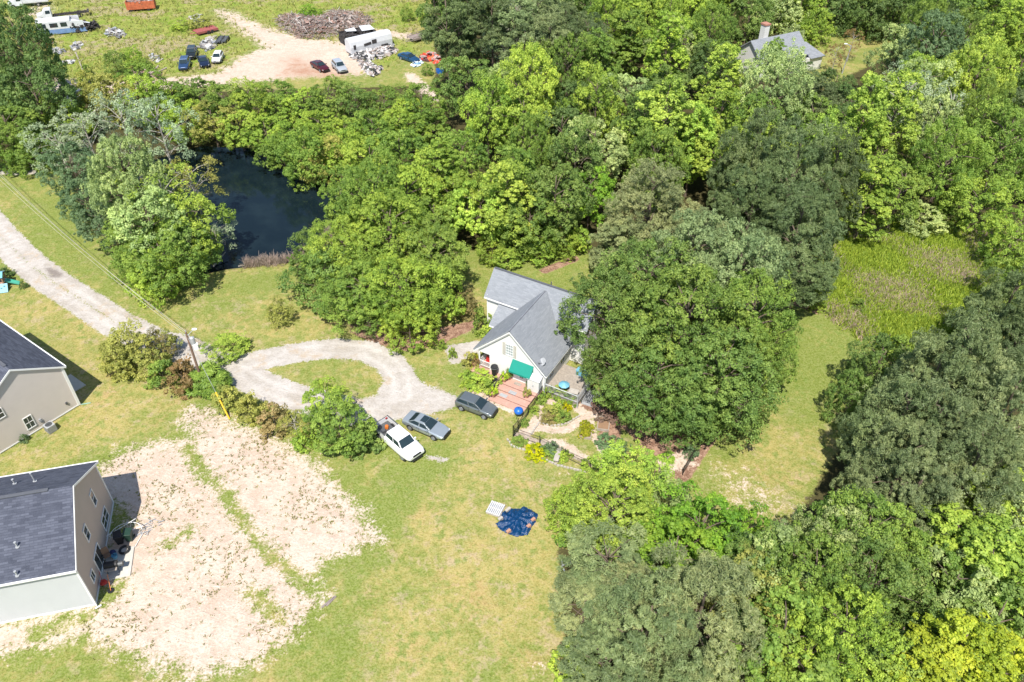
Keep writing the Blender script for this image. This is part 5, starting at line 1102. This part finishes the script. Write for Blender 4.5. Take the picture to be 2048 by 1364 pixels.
    for sy in (-1, 1):
        m1 = (xa*.5+xd*.5)+.05; m2 = xb*.45+xc*.55
        for (ba, ta), (bb_, tb) in (((xa, xb), (m1, m2)), ((m1, m2), (xd, xc))):
            q = ((ba, sy*hb, za), (bb_, sy*hb, za*.5+zd*.5), (tb, sy*ht, zb-.04), (ta, sy*ht, zb-.04))
            if sy > 0: q = (q[1], q[0], q[3], q[2])
            pane('side_window', *q, .055, .13)
        z_h = spec['base'][-2][2]
        part('headlight', M['lens'], e, lambda b: b.box((L_/2-.20, sy*W_*.34, z_h-.05), (.2, .24, .08), 0, 0, .3), bevel=.03)
        part('tail_light', M['taillens'], e, lambda b: b.box((-L_/2+.13, sy*W_*.36, spec['base'][1][2]-.16), (.14, .22, .16)), bevel=.02)
        if kind != 'pickup' or True:
            for wx in (-wb/2, wb/2):
                wc = (wx, sy*(W_/2-.10), spec['r'])
                if missing and wx > 0: continue
                wh = part('wheel', M['tyre'], e, lambda b: b.tube((wx, sy*(W_/2-.22), spec['r']), (wx, sy*(W_/2+.02), spec['r']), spec['r'], n=18), bevel=.03)
                def f(b):
                    b.tube((wx, sy*(W_/2-.05), spec['r']), (wx, sy*(W_/2+.028), spec['r']), spec['r']*.28, n=12)
                    for k in range(6): a_ = k*1.047; b.tube((wx, sy*(W_/2+.018), spec['r']), (wx+spec['r']*.62*math.cos(a_), sy*(W_/2+.018), spec['r']*(1+.62*math.sin(a_))), .035, n=4)
                    for k in range(16): a_, c_ = k*.3927, (k+1)*.3927; b.tube((wx+spec['r']*.64*math.cos(a_), sy*(W_/2+.02), spec['r']*(1+.64*math.sin(a_))), (wx+spec['r']*.64*math.cos(c_), sy*(W_/2+.02), spec['r']*(1+.64*math.sin(c_))), .025, n=4, cap=False)
                part('rim', M['rim'], wh, f)
                part('wheel_arch', M['black'], e, lambda b: b.tube((wx, sy*(W_/2-.3), spec['r']+.02), (wx, sy*(W_/2*1.002), spec['r']+.02), spec['r']*1.16, n=18))
    part('door_gaps', M['black'], e, lambda b: [b.box((xx, sy*W_*.4915, .66), (.018, .022, .52)) for sy in (-1, 1) for xx in ((xa*.5+xd*.5)+.06, xd-.12, xa+.75)]+[b.box(((xa+xd)/2, sy*W_*.492, .36), (abs(xd-xa), .02, .05)) for sy in (-1, 1)])
    part('door_handles', M['chrome'], e, lambda b: [b.box((xx, sy*W_*.496, .84), (.16, .03, .035)) for sy in (-1, 1) for xx in ((xa*.5+xd*.5)-.12, (xa*.5+xd*.5)+.85)])
    part('grille', M['black'], e, lambda b: (b.box((L_/2-.045, 0, spec['base'][-1][2]+.02), (.1, W_*.46, .16)), b.box((L_/2-.03, 0, .38), (.12, W_*.6, .14))), bevel=.02)
    if kind == 'pickup':
        def f(b):
            b.box((-1.88, 0, .69), (2.05, 1.72, .03)); b.box((-1.88, -.93, 1.31), (2.1, .12, .03)).box((-1.88, .93, 1.31), (2.1, .12, .03)).box((-2.88, 0, 1.27), (.08, 1.9, .03))
        part('bed_liner', M['dkgrey'], e, f)
    return e
pk = vehicle('pickup', 'pickup_truck', 'white four door pickup truck parked beside the dense green tree', 'pickup', wheels=((762, 881), (804, 918), 1), col=(.80, .80, .80), name_mat='white_paint', metal=0)
vehicle('sedan', 'car', 'silver sedan with dark sunroof parked next to the white pickup', 'car', wheels=((821, 860), (867, 880), 1), col=(.42, .47, .50), name_mat='silver_paint', metal=.5)
car2 = [o for o in bpy.data.objects if o.get('label', '').startswith('silver sedan')][0]
part('sunroof', M['autoglass'], car2, lambda b: b.box((-.1, 0, 1.465), (.62, .86, .02)))
vehicle('hatch', 'car', 'grey hatchback parked nearest the wooden deck', 'car', wheels=((923, 821), (968, 838), 1), col=(.19, .215, .225), name_mat='grey_paint', metal=.5)
x, y, _ = at(773, 855, 1.0)
thing('bucket', M['orange'], 'orange bucket lying in the bed of the white pickup', 'bucket', lambda b: b.tube((0, 0, .9), (.1, .3, .9), .17, .2, 10), (x, y, .0), .4)
thing('tool_box', M['dkgrey'], 'dark box in the bed of the white pickup', 'box', lambda b: b.box((0, 0, .88), (.6, .4, .35)), at(765, 864, .8)*[1, 1, 0], .6, bevel=.02)
yard = 'cars standing in the junk yard'
vehicle('suv', 'car', 'dark blue small off-roader, front left of the four parked in the yard', 'car', centre=(369, 128), head=((373, 118), (366, 138)), col=(.03, .07, .16), group=yard, name_mat='blue_paint')
vehicle('suv', 'car', 'black off-roader behind the dark blue one in the yard', 'car', centre=(383, 106), head=((386, 95), (379, 117)), col=(.02, .025, .025), group=yard, name_mat='black_paint')
vehicle('sedan', 'car', 'dark navy car between the off-roaders and the white car', 'car', centre=(407, 122), head=((404, 112), (411, 132)), col=(.015, .025, .06), group=yard, name_mat='navy_paint')
vehicle('hatch', 'car', 'small white car, rightmost of the four by the yard track', 'car', centre=(435, 114), head=((440, 104), (430, 124)), col=(.78, .78, .78), group=yard, name_mat='old_white_paint', metal=0)
vehicle('sedan', 'car', 'maroon sedan with open looking bonnet beside the red clay patch', 'car', centre=(640, 131), head=((628, 124), (654, 139)), col=(.10, .012, .02), group=yard, name_mat='maroon_paint')
vehicle('suv', 'car', 'silver off-roader right of the maroon sedan', 'car', centre=(679, 133), head=((670, 124), (690, 144)), col=(.50, .53, .56), group=yard, name_mat='light_silver_paint')
vehicle('sedan', 'car', 'dark blue coupe on the grass right of the burnt camper', 'car', centre=(818, 113), head=((806, 109), (832, 118)), col=(.02, .08, .18), group=yard, name_mat='deep_blue_paint', missing=True, zoff=-.12)
vehicle('suv', 'car', 'white car half hidden under trees at the left end of the yard track', 'car', centre=(155, 190), head=((150, 197), (165, 182)), col=(.7, .7, .7), group=yard, name_mat='plain_white_paint', metal=0)
vehicle('hatch', 'car', 'dark car under the trees below the half hidden white one', 'car', centre=(146, 210), head=((140, 215), (152, 204)), col=(.05, .06, .07), group=yard, name_mat='dark_paint')
# trucks
def truck(px0, px1, label, flat=True, back='frame'):
    p, q = at(*px0, z=.8), at(*px1, z=.8); v = q-p; h_ = math.atan2(v[1], v[0]); L_ = float(np.hypot(v[0], v[1])); c = p
    e = empty('flatbed_truck', (c[0], c[1], 0), h_, label, 'truck')
    part('cab', M['wreckwhite'], e, lambda b: (b.loft([[(0, -1.05, .6), (0, 1.05, .6), (0, 1.05, 1.3), (0, -1.05, 1.3)], [(1.0, -1.1, .5), (1.0, 1.1, .5), (1.0, 1.1, 1.5), (1.0, -1.1, 1.5)], [(1.7, -1.1, .5), (1.7, 1.1, .5), (1.7, .9, 2.3), (1.7, -.9, 2.3)], [(2.9, -1.1, .5), (2.9, 1.1, .5), (2.9, .95, 2.35), (2.9, -.95, 2.35)]])), bevel=.05)
    part('windscreen', M['autoglass'], e, lambda b: b.slab([(1.08, -.9, 1.58), (1.08, .9, 1.58), (1.68, .8, 2.25), (1.68, -.8, 2.25)][::-1], .03))
    for s_ in (-1, 1):
        part('side_window', M['autoglass'], e, lambda b: b.slab([(1.75, s_*1.04, 1.5), (2.7, s_*1.04, 1.5), (2.7, s_*.98, 2.1), (1.85, s_*.98, 2.1)], .03))
        for wx in (.9, L_-2.2): w_ = part('wheel', M['tyre'], e, lambda b: b.tube((wx, s_*.85, .45), (wx, s_*1.13, .45), .45, n=14)); part('rim', M['rim'], w_, lambda b: b.tube((wx, s_*1.0, .45), (wx, s_*1.15, .45), .22, n=10))
    if back == 'frame': part('chassis', M['char'], e, lambda b: ([b.box((3+(L_-3)/2, s_*.45, .8), (L_-3, .14, .25)) for s_ in (-1, 1)], [b.box((3.4+i*1.0, 0, .85), (.15, 1.9, .15)) for i in range(int(L_-3.2))], b.box((L_-.2, 0, .95), (.4, 2.1, .2))))
    else: part('bed', M['wreckwhite'], e, lambda b: (b.box((3+(L_-3)/2, 0, 1.0), (L_-3, 2.2, .18)), b.box((3+(L_-3)/2, 1.1, 1.35), (L_-3, .06, .6)), b.box((3+(L_-3)/2, -1.1, 1.35), (L_-3, .06, .6)), b.box((4.2, 0, 1.3), (1.2, 1.5, .5))))
    return e
truck((75, 34), (178, 22), 'white cab truck with bare dark chassis behind the wrecked camper bus')
truck((18, 8), (98, 1), 'white truck cut by the top edge at the top left', back='bed')
# camper bus wreck
p, q = at(80, 74), at(196, 62); v = q-p; h_ = math.atan2(v[1], v[0]); L_ = float(np.hypot(v[0], v[1]))
W0 = empty('camper_bus', tuple(p), h_, 'white and blue camper bus with its rear half burnt out', 'camper bus')
def f(b):
    b.loft([[(x, y0_, z) for y0_, z in ((0, 1.15), (0, 2.75), (.25, 3.0), (2.15, 3.0), (2.4, 2.75), (2.4, 1.15))] for x in (0, .25, L_*.58)])
    b.bb(L_*.58, L_*.80, 0, .06, 1.15, 2.5); b.bb(L_*.58, L_*.72, 2.3, 2.4, 1.15, 2.9); b.slab([(L_*.58, .1, 2.5), (L_*.9, .3, 1.7), (L_*.9, 1.4, 1.5), (L_*.58, 1.5, 2.6)], .05)
part('upper_body', M['wreckwhite'], W0, f, bevel=.04)
part('lower_body', M['rvblue'], W0, lambda b: (b.bb(.02, L_*.62, -.02, 2.42, .25, 1.14), b.bb(L_*.62, L_*.84, -.02, .1, .25, 1.0)))
part('windscreen', M['autoglass'], W0, lambda b: b.bb(-.04, 0, .25, 2.15, 1.5, 2.6))
for xx, ww in ((1.0, 1.5), (3.2, 1.5), (L_*.46, 1.2)): part('window', M['autoglass'], W0, lambda b: b.bb(xx-ww/2, xx+ww/2, -.05, 0, 1.6, 2.4))
def f(b):
    g = random.Random(12)
    for i in range(170):
        x, y = g.uniform(L_*.55, L_*1.0), g.uniform(0, 2.4); b.box((x, y, g.uniform(.2, 2.2*(1-.45*(x/L_-.55)/.45))), (g.uniform(.2, 1.2), g.uniform(.1, .6), g.uniform(.04, .5)), g.uniform(0, 3), g.uniform(-.5, .5), g.uniform(-.5, .5))
part('burnt_rear', M['char'], W0, f)
for wx in (1.6, L_*.66): part('wheel', M['tyre'], W0, lambda b: (b.tube((wx, -.03, .42), (wx, .3, .42), .45, n=14)))
# heaps
def island(name, cols, rough=.85):
    g = NG(name); gi = g.new('ShaderNodeNewGeometry'); cr_ = g.new('ShaderNodeValToRGB'); el = cr_.color_ramp.elements; cr_.color_ramp.interpolation = 'CONSTANT'
    while len(el) < len(cols): el.new(.5)
    for i, c in enumerate(cols): el[i].position = i/len(cols); el[i].color = c+(1,)
    g.link(gi.outputs['Random Per Island'], cr_.inputs[0]); g.link(cr_.outputs[0], g.b.inputs['Base Color']); g.b.inputs['Roughness'].default_value = rough; return g.m
M['timber'] = island('mixed_timber', [(.33, .27, .24), (.24, .18, .15), (.40, .32, .28), (.50, .46, .42), (.32, .19, .15), (.15, .13, .12), (.36, .24, .20)])
M['ash'] = island('ash_and_panels', [(.5, .48, .47), (.62, .60, .58), (.08, .08, .08), (.36, .30, .27), (.45, .43, .43), (.04, .04, .045), (.40, .33, .29)])
M['scrapred'] = island('red_scrap', [(.62, .06, .03), (.70, .14, .05), (.12, .05, .05), (.5, .05, .04), (.4, .3, .28)])
M['scrapblue'] = island('blue_scrap', [(.35, .52, .66), (.70, .76, .80), (.06, .22, .42), (.5, .6, .66)])
M['scrapgrey'] = island('grey_scrap', [(.30, .32, .35), (.48, .48, .48), (.12, .12, .13), (.22, .21, .20), (.36, .33, .30)])
def heap(name, mt, label, cat, pts, n, size, hgt, seed=1, kind=None, long=False):
    "loose pieces filling a ground polygon, piled up in its middle"
    Pq = P2(pts); c = Pq.mean(0); g = np.random.default_rng(seed); b = MB(); k = 0; lo, hi = Pq.min(0), Pq.max(0)
    while k < n:
        q = g.uniform(lo, hi); s_ = float(sdf(np.array([q[0]]), np.array([q[1]]), Pq)[0])
        if s_ < 0: continue
        zz = hgt*min(1, s_/max(.5, (min(hi-lo)/2)))**.7*g.uniform(.2, 1); sx = size*g.uniform(.5, 1.6)
        d = (sx*2.4, size*.12, size*.12) if long else (sx, size*g.uniform(.2, .8), size*g.uniform(.03, .3))
        b.box((q[0]-c[0], q[1]-c[1], zz+.08), d, g.uniform(0, 6.28), g.normal()*.3, g.normal()*.3); k += 1
    o = b.build(name, mt, loc=(c[0], c[1], 0)); return tag(o, label, cat, kind=kind)
heap('timber_heap', M['timber'], 'huge heap of grey broken timber at the top of the junk yard', 'timber heap', [(552, 38), (575, 28), (640, 35), (660, 22), (720, 25), (748, 42), (735, 60), (690, 66), (650, 78), (600, 78), (560, 60)], 1500, .62, 2.3, 3, long=True)
heap('brush_heap', M['timber'], 'brownish pile of planks and sheets lying on the huge timber heap', 'brush heap', [(575, 50), (590, 38), (650, 45), (700, 32), (735, 45), (700, 62), (640, 70), (600, 66)], 260, .9, 2.7, 23)
heap('debris_heap', M['ash'], 'pale heap of torn panels spilled in front of the burnt white camper', 'debris heap', [(700, 108), (735, 100), (785, 88), (796, 104), (770, 116), (730, 122), (702, 116)], 380, .8, 1.0, 4)
heap('debris_heap', M['ash'], 'flattened chassis and ash heap below the burnt white camper', 'debris heap', [(715, 122), (735, 122), (765, 136), (762, 148), (745, 154), (728, 142)], 200, .7, .5, 5)
heap('scrap_heap', M['scrapred'], 'bright red and orange scrap heap at the foot of the pine stand', 'scrap heap', [(840, 116), (850, 108), (868, 107), (880, 118), (876, 127), (858, 122), (842, 124)], 70, .9, .9, 6)
heap('scrap_heap', M['scrapblue'], 'pale blue and white scrap below the dark blue coupe', 'scrap heap', [(825, 128), (838, 120), (846, 126), (834, 136), (824, 134)], 30, .8, .4, 7)
heap('scrap_heap', M['scrapgrey'], 'grey boat and jet ski scrap on the grass right of the camper bus', 'scrap heap', [(212, 66), (222, 58), (248, 62), (250, 74), (235, 79), (215, 73)], 50, 1.1, .7, 8)
heap('scrap_heap', M['scrapgrey'], 'white curved metal scrap below the camper bus', 'scrap heap', [(143, 92), (160, 85), (168, 88), (152, 103)], 24, .9, .5, 9)
heap('scrap_heap', M['scrapgrey'], 'flat grey scrap beside the large dark tree in the yard', 'scrap heap', [(98, 98), (115, 96), (134, 103), (120, 109), (100, 105)], 26, 1.0, .3, 10)
heap('scrap_heap', M['scrapred'], 'small red scrap piece beside the large dark tree in the yard', 'scrap heap', [(92, 86), (100, 82), (107, 88), (100, 93), (92, 92)], 12, .9, .6, 11)
heap('scrap_heap', M['scrapgrey'], 'low white scrap row above the left yard track', 'scrap heap', [(122, 125), (150, 121), (150, 128), (126, 131)], 20, .8, .3, 12)
heap('scrap_heap', M['scrapgrey'], 'grey metal frames stacked behind the small white car', 'scrap heap', [(398, 98), (412, 80), (430, 76), (426, 98), (415, 102)], 60, 1.2, .6, 13)
heap('scrap_heap', M['scrapgrey'], 'small scrap with red bits in the weeds left of the parked cars', 'scrap heap', [(296, 112), (312, 108), (324, 118), (318, 126), (304, 122)], 22, .7, .3, 14)
heap('scrap_heap', M['scrapgrey'], 'dull metal scrap inside the brambles above the faded red trailer', 'scrap heap', [(375, 38), (400, 30), (412, 45), (395, 52)], 26, 1.0, 1.2, 15)
heap('log_stack', M['timber'], 'low stack of pale logs on the yard side of the track', 'log stack', [(262, 152), (305, 146), (312, 152), (285, 160), (265, 160)], 40, 1.6, .5, 16, long=True)
def log(pa, pb, r_, label, mt='wood', z=.12, za=None):
    a_, b_ = at(*pa), at(*pb); a_ = a_+[0, 0, z]; b_ = b_+[0, 0, z if za is None else za]
    thing('fallen_log', M[mt], label, 'log', lambda b: (b.tube(a_, b_, r_, r_*.6, 7), b.tube(a_*.5+b_*.5, a_*.5+b_*.5+[r_*5, r_*3, r_*4], r_*.4, r_*.15, 5)))
log((152, 106), (168, 147), .16, 'long grey pole lying on the grass left of the young trees')
log((1722, 452), (1775, 437), .16, 'grey fallen trunk at the upper left meadow edge', 'palebark')
log((1735, 462), (1792, 465), .16, 'pale fallen trunk lying level at the meadow top', 'palebark')
log((1655, 474), (1705, 468), .10, 'thin pale fallen branch at the left meadow corner', 'palebark')
log((1728, 448), (1735, 464), .10, 'short pale branch crossing between the meadow trunks', 'palebark')
log((1850, 458), (1862, 448), .08, 'short tilted branch by the whitish shrub', 'palebark', .1, .9)
log((1972, 552), (2000, 566), .18, 'pale fallen trunk at the right meadow edge', 'palebark')
log((1800, 418), (1815, 404), .10, 'broken branch standing out of the meadow top shrubs', 'palebark', .1, 1.5)
log((425, 528), (452, 508), .12, 'pale log sticking out of the lower left pond corner', 'palebark', -.4, .3)
log((475, 527), (487, 525), .06, 'thin twig floating near the pond bank', 'palebark', -.42, -.42)
# trailers, container
def boxthing(nm, pa, pb, wd_, fn, label, cat):
    p, q = at(*pa), at(*pb); v = q-p; L_ = float(np.hypot(v[0], v[1])); e = empty(nm, tuple(p), math.atan2(v[1], v[0]), label, cat); fn(e, L_, wd_); return e
def f(e, L_, W_):
    part('skip_body', M['rust'], e, lambda b: (b.bb(0, L_, 0, .08, .5, 2.1), b.bb(0, L_, W_-.08, W_, .5, 2.1), b.bb(0, .08, .08, W_-.08, .5, 2.1), b.bb(L_-.08, L_, .08, W_-.08, .5, 2.1), b.bb(.08, L_-.08, .08, W_-.08, .5, .6), [b.bb(.3+i*.8, .38+i*.8, -.06, 0, .5, 2.1) for i in range(int(L_/.8))]))
    part('load', M['timber'], e, lambda b: [b.box((random.uniform(.4, L_-.4), random.uniform(.4, W_-.4), random.uniform(1.5, 2.1)), (random.uniform(.4, 1.4), .3, .15), random.uniform(0, 3)) for i in range(60)])
    for wx in (.9, L_-1.5): part('wheel', M['tyre'], e, lambda b: b.tube((wx, .05, .35), (wx, .3, .35), .36, n=12))
boxthing('dump_trailer', (255, 25), (312, 21), 2.6, f, 'rusty orange dump trailer full of rubble at the top of the yard', 'trailer')
def mk(mt, deckz=.7, rails=False):
    def f(e, L_, W_):
        part('bed', M[mt], e, lambda b: (b.bb(0, L_, 0, W_, deckz-.12, deckz), b.bb(0, L_, -.06, 0, deckz-.3, deckz+.1), b.bb(0, L_, W_, W_+.06, deckz-.3, deckz+.1), [b.bb(.4+i*.9, .5+i*.9, 0, W_, deckz, deckz+.03) for i in range(int(L_/.9))]))
        part('drawbar', M[mt], e, lambda b: (b.tube((-1.2, W_/2, .5), (0, .2, .6), .06, n=4), b.tube((-1.2, W_/2, .5), (0, W_-.2, .6), .06, n=4)))
        if rails: part('side_rail', M[mt], e, lambda b: [b.bb(0, L_, y, y+.06, deckz+.3, deckz+.4) for y in (0, W_-.06)]+[b.bb(i*1.2, i*1.2+.08, y, y+.06, deckz, deckz+.4) for i in range(int(L_/1.2)+1) for y in (0, W_-.06)])
        for wx in (L_*.5, L_*.5+.85):
            for y in (-.25, W_+.05): part('wheel', M['tyre'], e, lambda b: b.tube((wx, y, .35), (wx, y+.2, .35), .35, n=12))
    return f
boxthing('flat_trailer', (397, 73), (438, 63), 2.2, mk('dkred'), 'faded red flat trailer beside the brambles', 'trailer')
boxthing('flat_trailer', (440, 89), (450, 76), .8, mk('dkgrey', .5), 'narrow dark trailer, left of a pair by the yard track', 'trailer')
boxthing('flat_trailer', (451, 88), (459, 76), .8, mk('dkgrey', .5), 'narrow dark trailer, right of a pair by the yard track', 'trailer')
boxthing('flat_trailer', (828, 88), (882, 72), 2.3, mk('pinkwood', .9, True), 'rusty brown flat trailer half under the tall pines', 'trailer')
# burnt camper
p, q = at(703, 112), at(786, 92); v = q-p; L_ = float(np.hypot(v[0], v[1])); e = empty('burnt_camper', tuple(p), math.atan2(v[1], v[0]), 'long white camper body with torn holes beside the pale debris heap', 'camper')
part('shell', M['wreckwhite'], e, lambda b: b.loft([[(x, yy, z) for yy, z in ((0, .3), (-.05, 1.5), (.2, 2.5), (.7, 2.95), (1.8, 2.95), (2.3, 2.5), (2.4, .3))] for x in (0, .3, L_-.3, L_)]), bevel=.08)
part('hole', M['char'], e, lambda b: (b.box((L_*.40, -.06, 1.6), (1.6, .1, .45), 0, 0, -.1), b.box((L_*.56, -.06, 1.8), (1.0, .1, .75)), b.box((.9, -.05, 1.5), (.5, .1, .8)), b.box((L_*.8, -.05, .7), (1.5, .1, .3))))
p, q = at(690, 92), at(752, 78); v = q-p; L_ = float(np.hypot(v[0], v[1])); e = empty('burnt_camper', tuple(p), math.atan2(v[1], v[0]), 'charred roofless camper shell behind the long white one', 'camper')
def f(b):
    g = random.Random(31); b.bb(0, L_, 2.3, 2.4, .3, 2.2); b.bb(0, .1, 0, 2.3, .3, 2.0)
    for i in range(150): b.box((g.uniform(0, L_), g.uniform(0, 2.3), g.uniform(.3, 1.9)), (g.uniform(.2, 1.1), g.uniform(.1, .6), g.uniform(.05, .6)), g.uniform(0, 3), g.uniform(-.6, .6), g.uniform(-.6, .6))
part('charred_shell', M['char'], e, f)
part('roof_scrap', M['wreckwhite'], e, lambda b: (b.slab([(L_*.6, .3, 2.1), (L_, .1, 2.0), (L_, 2.2, 2.3), (L_*.65, 2.3, 2.5)], .05), b.slab([(L_*.2, 1.5, 2.2), (L_*.5, 1.2, 2.0), (L_*.5, 2.3, 2.4), (L_*.2, 2.4, 2.3)], .05)))
x, y, _ = at(880, 145); thing('blue_crate', M['blue'], 'blue plastic crate in the grass below the red scrap', 'crate', lambda b: (b.bb(-.6, .6, -.5, -.42, 0, .7), b.bb(-.6, .6, .42, .5, 0, .7), b.bb(-.6, -.52, -.42, .42, 0, .7), b.bb(.52, .6, -.42, .42, 0, .7), b.bb(-.5, .5, -.4, .4, 0, .1)), (x, y, 0), .5)
x, y, _ = at(1684, 147); lp = empty('lamp_post', (x, y, 0), 0, 'grey lamp post with a curved arm in the far clearing', 'lamp post')
part('post', M['grey'], lp, lambda b: (b.tube((0, 0, 0), (.3, 0, 5.2), .11, .08), b.tube((.3, 0, 5.2), (-.6, 0, 5.6), .07, .05))); part('lamp_head', M['lens'], lp, lambda b: b.blob((-.8, 0, 5.6), (.35, .2, .12), 1, 2, .03))
x, y, _ = at(1131, 1135); thing('gate_scrap', M['wreckwhite'], 'small whitish broken gate frame at the lawn edge by the thin pine', 'gate', lambda b: (b.box((-.3, 0, .5), (.1, .1, 1.0), 0, .1), b.box((.5, .3, .45), (.1, .1, .9)), b.box((.1, .15, .85), (1.0, .08, .1), .35), b.box((.1, .1, .4), (.95, .06, .08), .35), b.box((-.1, -.6, .05), (.1, 1.0, .08), .2)), (x, y, 0), .1)
# tarp
g = NG('blue_tarp'); n_ = g.noise(g.obj(), 2.2, 3); g.link(g.mix(n_, (.0, .022, .085), (.004, .06, .17)), g.b.inputs['Base Color']); g.b.inputs['Roughness'].default_value = .28; g.bump(g.noise(g.obj(), 5, 4, .65), .8, .12); M['tarp'] = g.m
TP = P2([(1003, 1026), (1014, 1019), (1040, 1018), (1048, 1013), (1064, 1021), (1076, 1029), (1071, 1045), (1064, 1054), (1056, 1070), (1032, 1074), (1015, 1068), (1000, 1060), (991, 1048), (1000, 1042)])
tc = TP.mean(0); gx_, gy_ = np.meshgrid(np.arange(TP[:, 0].min(), TP[:, 0].max(), .09), np.arange(TP[:, 1].min(), TP[:, 1].max(), .09)); s_ = sdf(gx_, gy_, TP)
a_ = np.arctan2(gy_-tc[1], gx_-tc[0]-.0); rr_ = np.hypot(gx_-tc[0], gy_-tc[1])
hz = .05+.40*np.clip(s_/1.3, 0, 1)**.6+.10*np.sin(a_*9+rr_*2)*np.clip(rr_, 0, 1.2)+.05*np.sin(gx_*7+gy_*4)*np.sin(gy_*6)+.035*np.sin(gx_*13-gy_*9)-.14*np.exp(-((gx_-tc[0]+.7)**2+(gy_-tc[1]-.1)**2)/.5)
hz = np.where(s_ < .12, .03+.04*np.sin(a_*14)**2, hz); idx = -np.ones(gx_.shape, int); b = MB(); keep = s_ > -.06; k_ = 0
for i, j in zip(*np.where(keep)): idx[i, j] = k_; b.v.append((gx_[i, j]-tc[0], gy_[i, j]-tc[1], max(.02, hz[i, j]))); k_ += 1
for i in range(gx_.shape[0]-1):
    for j in range(gx_.shape[1]-1):
        q = (idx[i, j], idx[i, j+1], idx[i+1, j+1], idx[i+1, j])
        if min(q) >= 0: b.f.append(q)
o = b.build('tarp', M['tarp'], smooth=True, loc=(tc[0], tc[1], 0)); tag(o, 'crumpled dark blue tarp spread over a low heap on the open lawn', 'tarp')
for (a, b_, mt, lb, sz) in ((1017, 1066, 'terracotta', 'orange-brown block on the near left edge of the tarp', .42), (1057, 1056, 'terracotta', 'reddish block on the lower right edge of the tarp', .42), (1066, 1043, 'terracotta', 'reddish block on the right edge of the tarp', .42), (1001, 1041, 'stone', 'pale block on the left edge of the tarp', .45), (1016, 1023, 'stone', 'pale flat slab on the top left edge of the tarp', .55)):
    x, y, _ = at(a, b_); thing('block', M[mt], lb, 'block', lambda b: (b.box((0, 0, .32), (sz, .26, .16), .3), b.box((.04, .05, .16), (sz*.9, .3, .16), .1)), (x, y, 0), .5, bevel=.015)
x, y, _ = at(991, 1021); pl = empty('pallet', (x, y, 0), R(-22), 'pale grey slatted pallet beside the blue tarp', 'pallet')
part('slats', M['wreckwhite'], pl, lambda b: [b.box((-.6+.17*i, 0, .32), (.105, 1.4, .03)) for i in range(8)]); part('stringers', M['stone'], pl, lambda b: [b.box((0, y_, .2), (1.35, .1, .22)) for y_ in (-.6, 0, .6)]+[b.box((0, 0, .06), (1.35, 1.3, .04))])
x, y, _ = at(656, 1205); thing('boards', M['pinkwood'], 'two short weathered boards lying on the grass below the dirt lot', 'boards', lambda b: (b.box((0, 0, .06), (.14, 1.3, .05), -.7), b.box((.25, .1, .06), (.14, 1.1, .05), -.6)), (x, y, 0))
# ---------------------------------------------------------------- grasses (nobody could count them)
def blades(name, label, cat, n, poly_or_mask, h0, h1, wd_, colr, seed, thr=.5, ppt=5, spread=.12):
    g = np.random.default_rng(seed); pts_ = []
    Xi, Yi, mk_ = poly_or_mask
    w_ = np.clip(mk_, 0, 1).ravel()*np.outer(np.gradient(ys), np.gradient(xs)).ravel(); w_ = w_/w_.sum(); ix = g.choice(len(w_), n, p=w_)
    c = np.stack([Xi.ravel()[ix]+g.uniform(-.3, .3, n), Yi.ravel()[ix]+g.uniform(-.3, .3, n), np.zeros(n)], 1)
    c = np.repeat(c, ppt, 0); c[:, :2] += g.normal(size=(len(c), 2))*spread; v_ = np.clip(np.repeat(g.random(n), ppt)*.6+g.random(len(c))*.4, 0, 1)
    hh = g.uniform(h0, h1, (len(c), 1)); lean = g.normal(size=(len(c), 3))*np.array([.5, .5, 0]); sd_ = g.normal(size=(len(c), 3))*[1, 1, 0]; sd_ = unit(sd_)*wd_
    tip = c+(lean+[0, 0, 1])*hh; V = np.stack([c-sd_, c+sd_, tip+sd_*.4, tip-sd_*.4], 1).reshape(-1, 3)
    me = npmesh(name, V, np.arange(len(V)).reshape(-1, 4), M['leaf'], [('v', 'FLOAT', np.repeat(v_, 4))]); o = bpy.data.objects.new(name, me); COL.objects.link(o); o.color = colr+(1,)
    return tag(o, label, cat, kind='stuff')
near = np.clip((130-Y)/30, 0, 1)
mR = mead*(X > 20); mL = mead*(X < 10)
blades('meadow_grass', 'tall yellow-green grass and weeds of the rough meadow', 'grass', 22000, (X, Y, mR), .25, .8, .05, (.35, .46, .07), 1)
blades('dead_weeds', 'greyish pink dead weed stalks in the rough meadow', 'weeds', 6500, (X, Y, mR*np.clip(np.sin(X*.35+1)*np.sin(Y*.4+X*.1)+.25, 0, 1)), .3, .8, .035, (.60, .46, .38), 2)
blades('yard_weeds', 'rough grass and weeds growing over the junk yard', 'weeds', 6500, (X, Y, mL), .15, .6, .07, (.42, .43, .14), 3)
blades('lot_weeds', 'small weed tufts scattered over the bare dirt lot', 'weeds', 1200, (X, Y, np.clip(d_-.25, 0, .6)*(Y < 62)*(X < 0)*np.clip(.25+.9*np.sin(X*.45)*np.sin(Y*.5+.7), .12, 1)), .05, .16, .03, (.26, .27, .07), 4, ppt=7, spread=.07)
bank = np.exp(-((sp-.1)/.55)**2)*(Y < 108)*(X < -12)*(X > -34)
blades('reeds', 'pale and purple-brown reeds along the near pond bank', 'reeds', 1500, (X, Y, bank), .3, 1.0, .03, (.45, .36, .30), 5, spread=.15)
blades('lawn_tufts', 'short grass tufts of the mown lawns', 'grass', 60000, (X, Y, near*(1-np.clip(g_*1.3, 0, 1))*(1-np.clip(d_*1.2, 0, 1))*(1-lit)*(1-mul)*(1-mead)*(sp < -.5)), .03, .10, .03, (.42, .40, .13), 6, ppt=4, spread=.16)
print('script objects', len(bpy.data.objects))
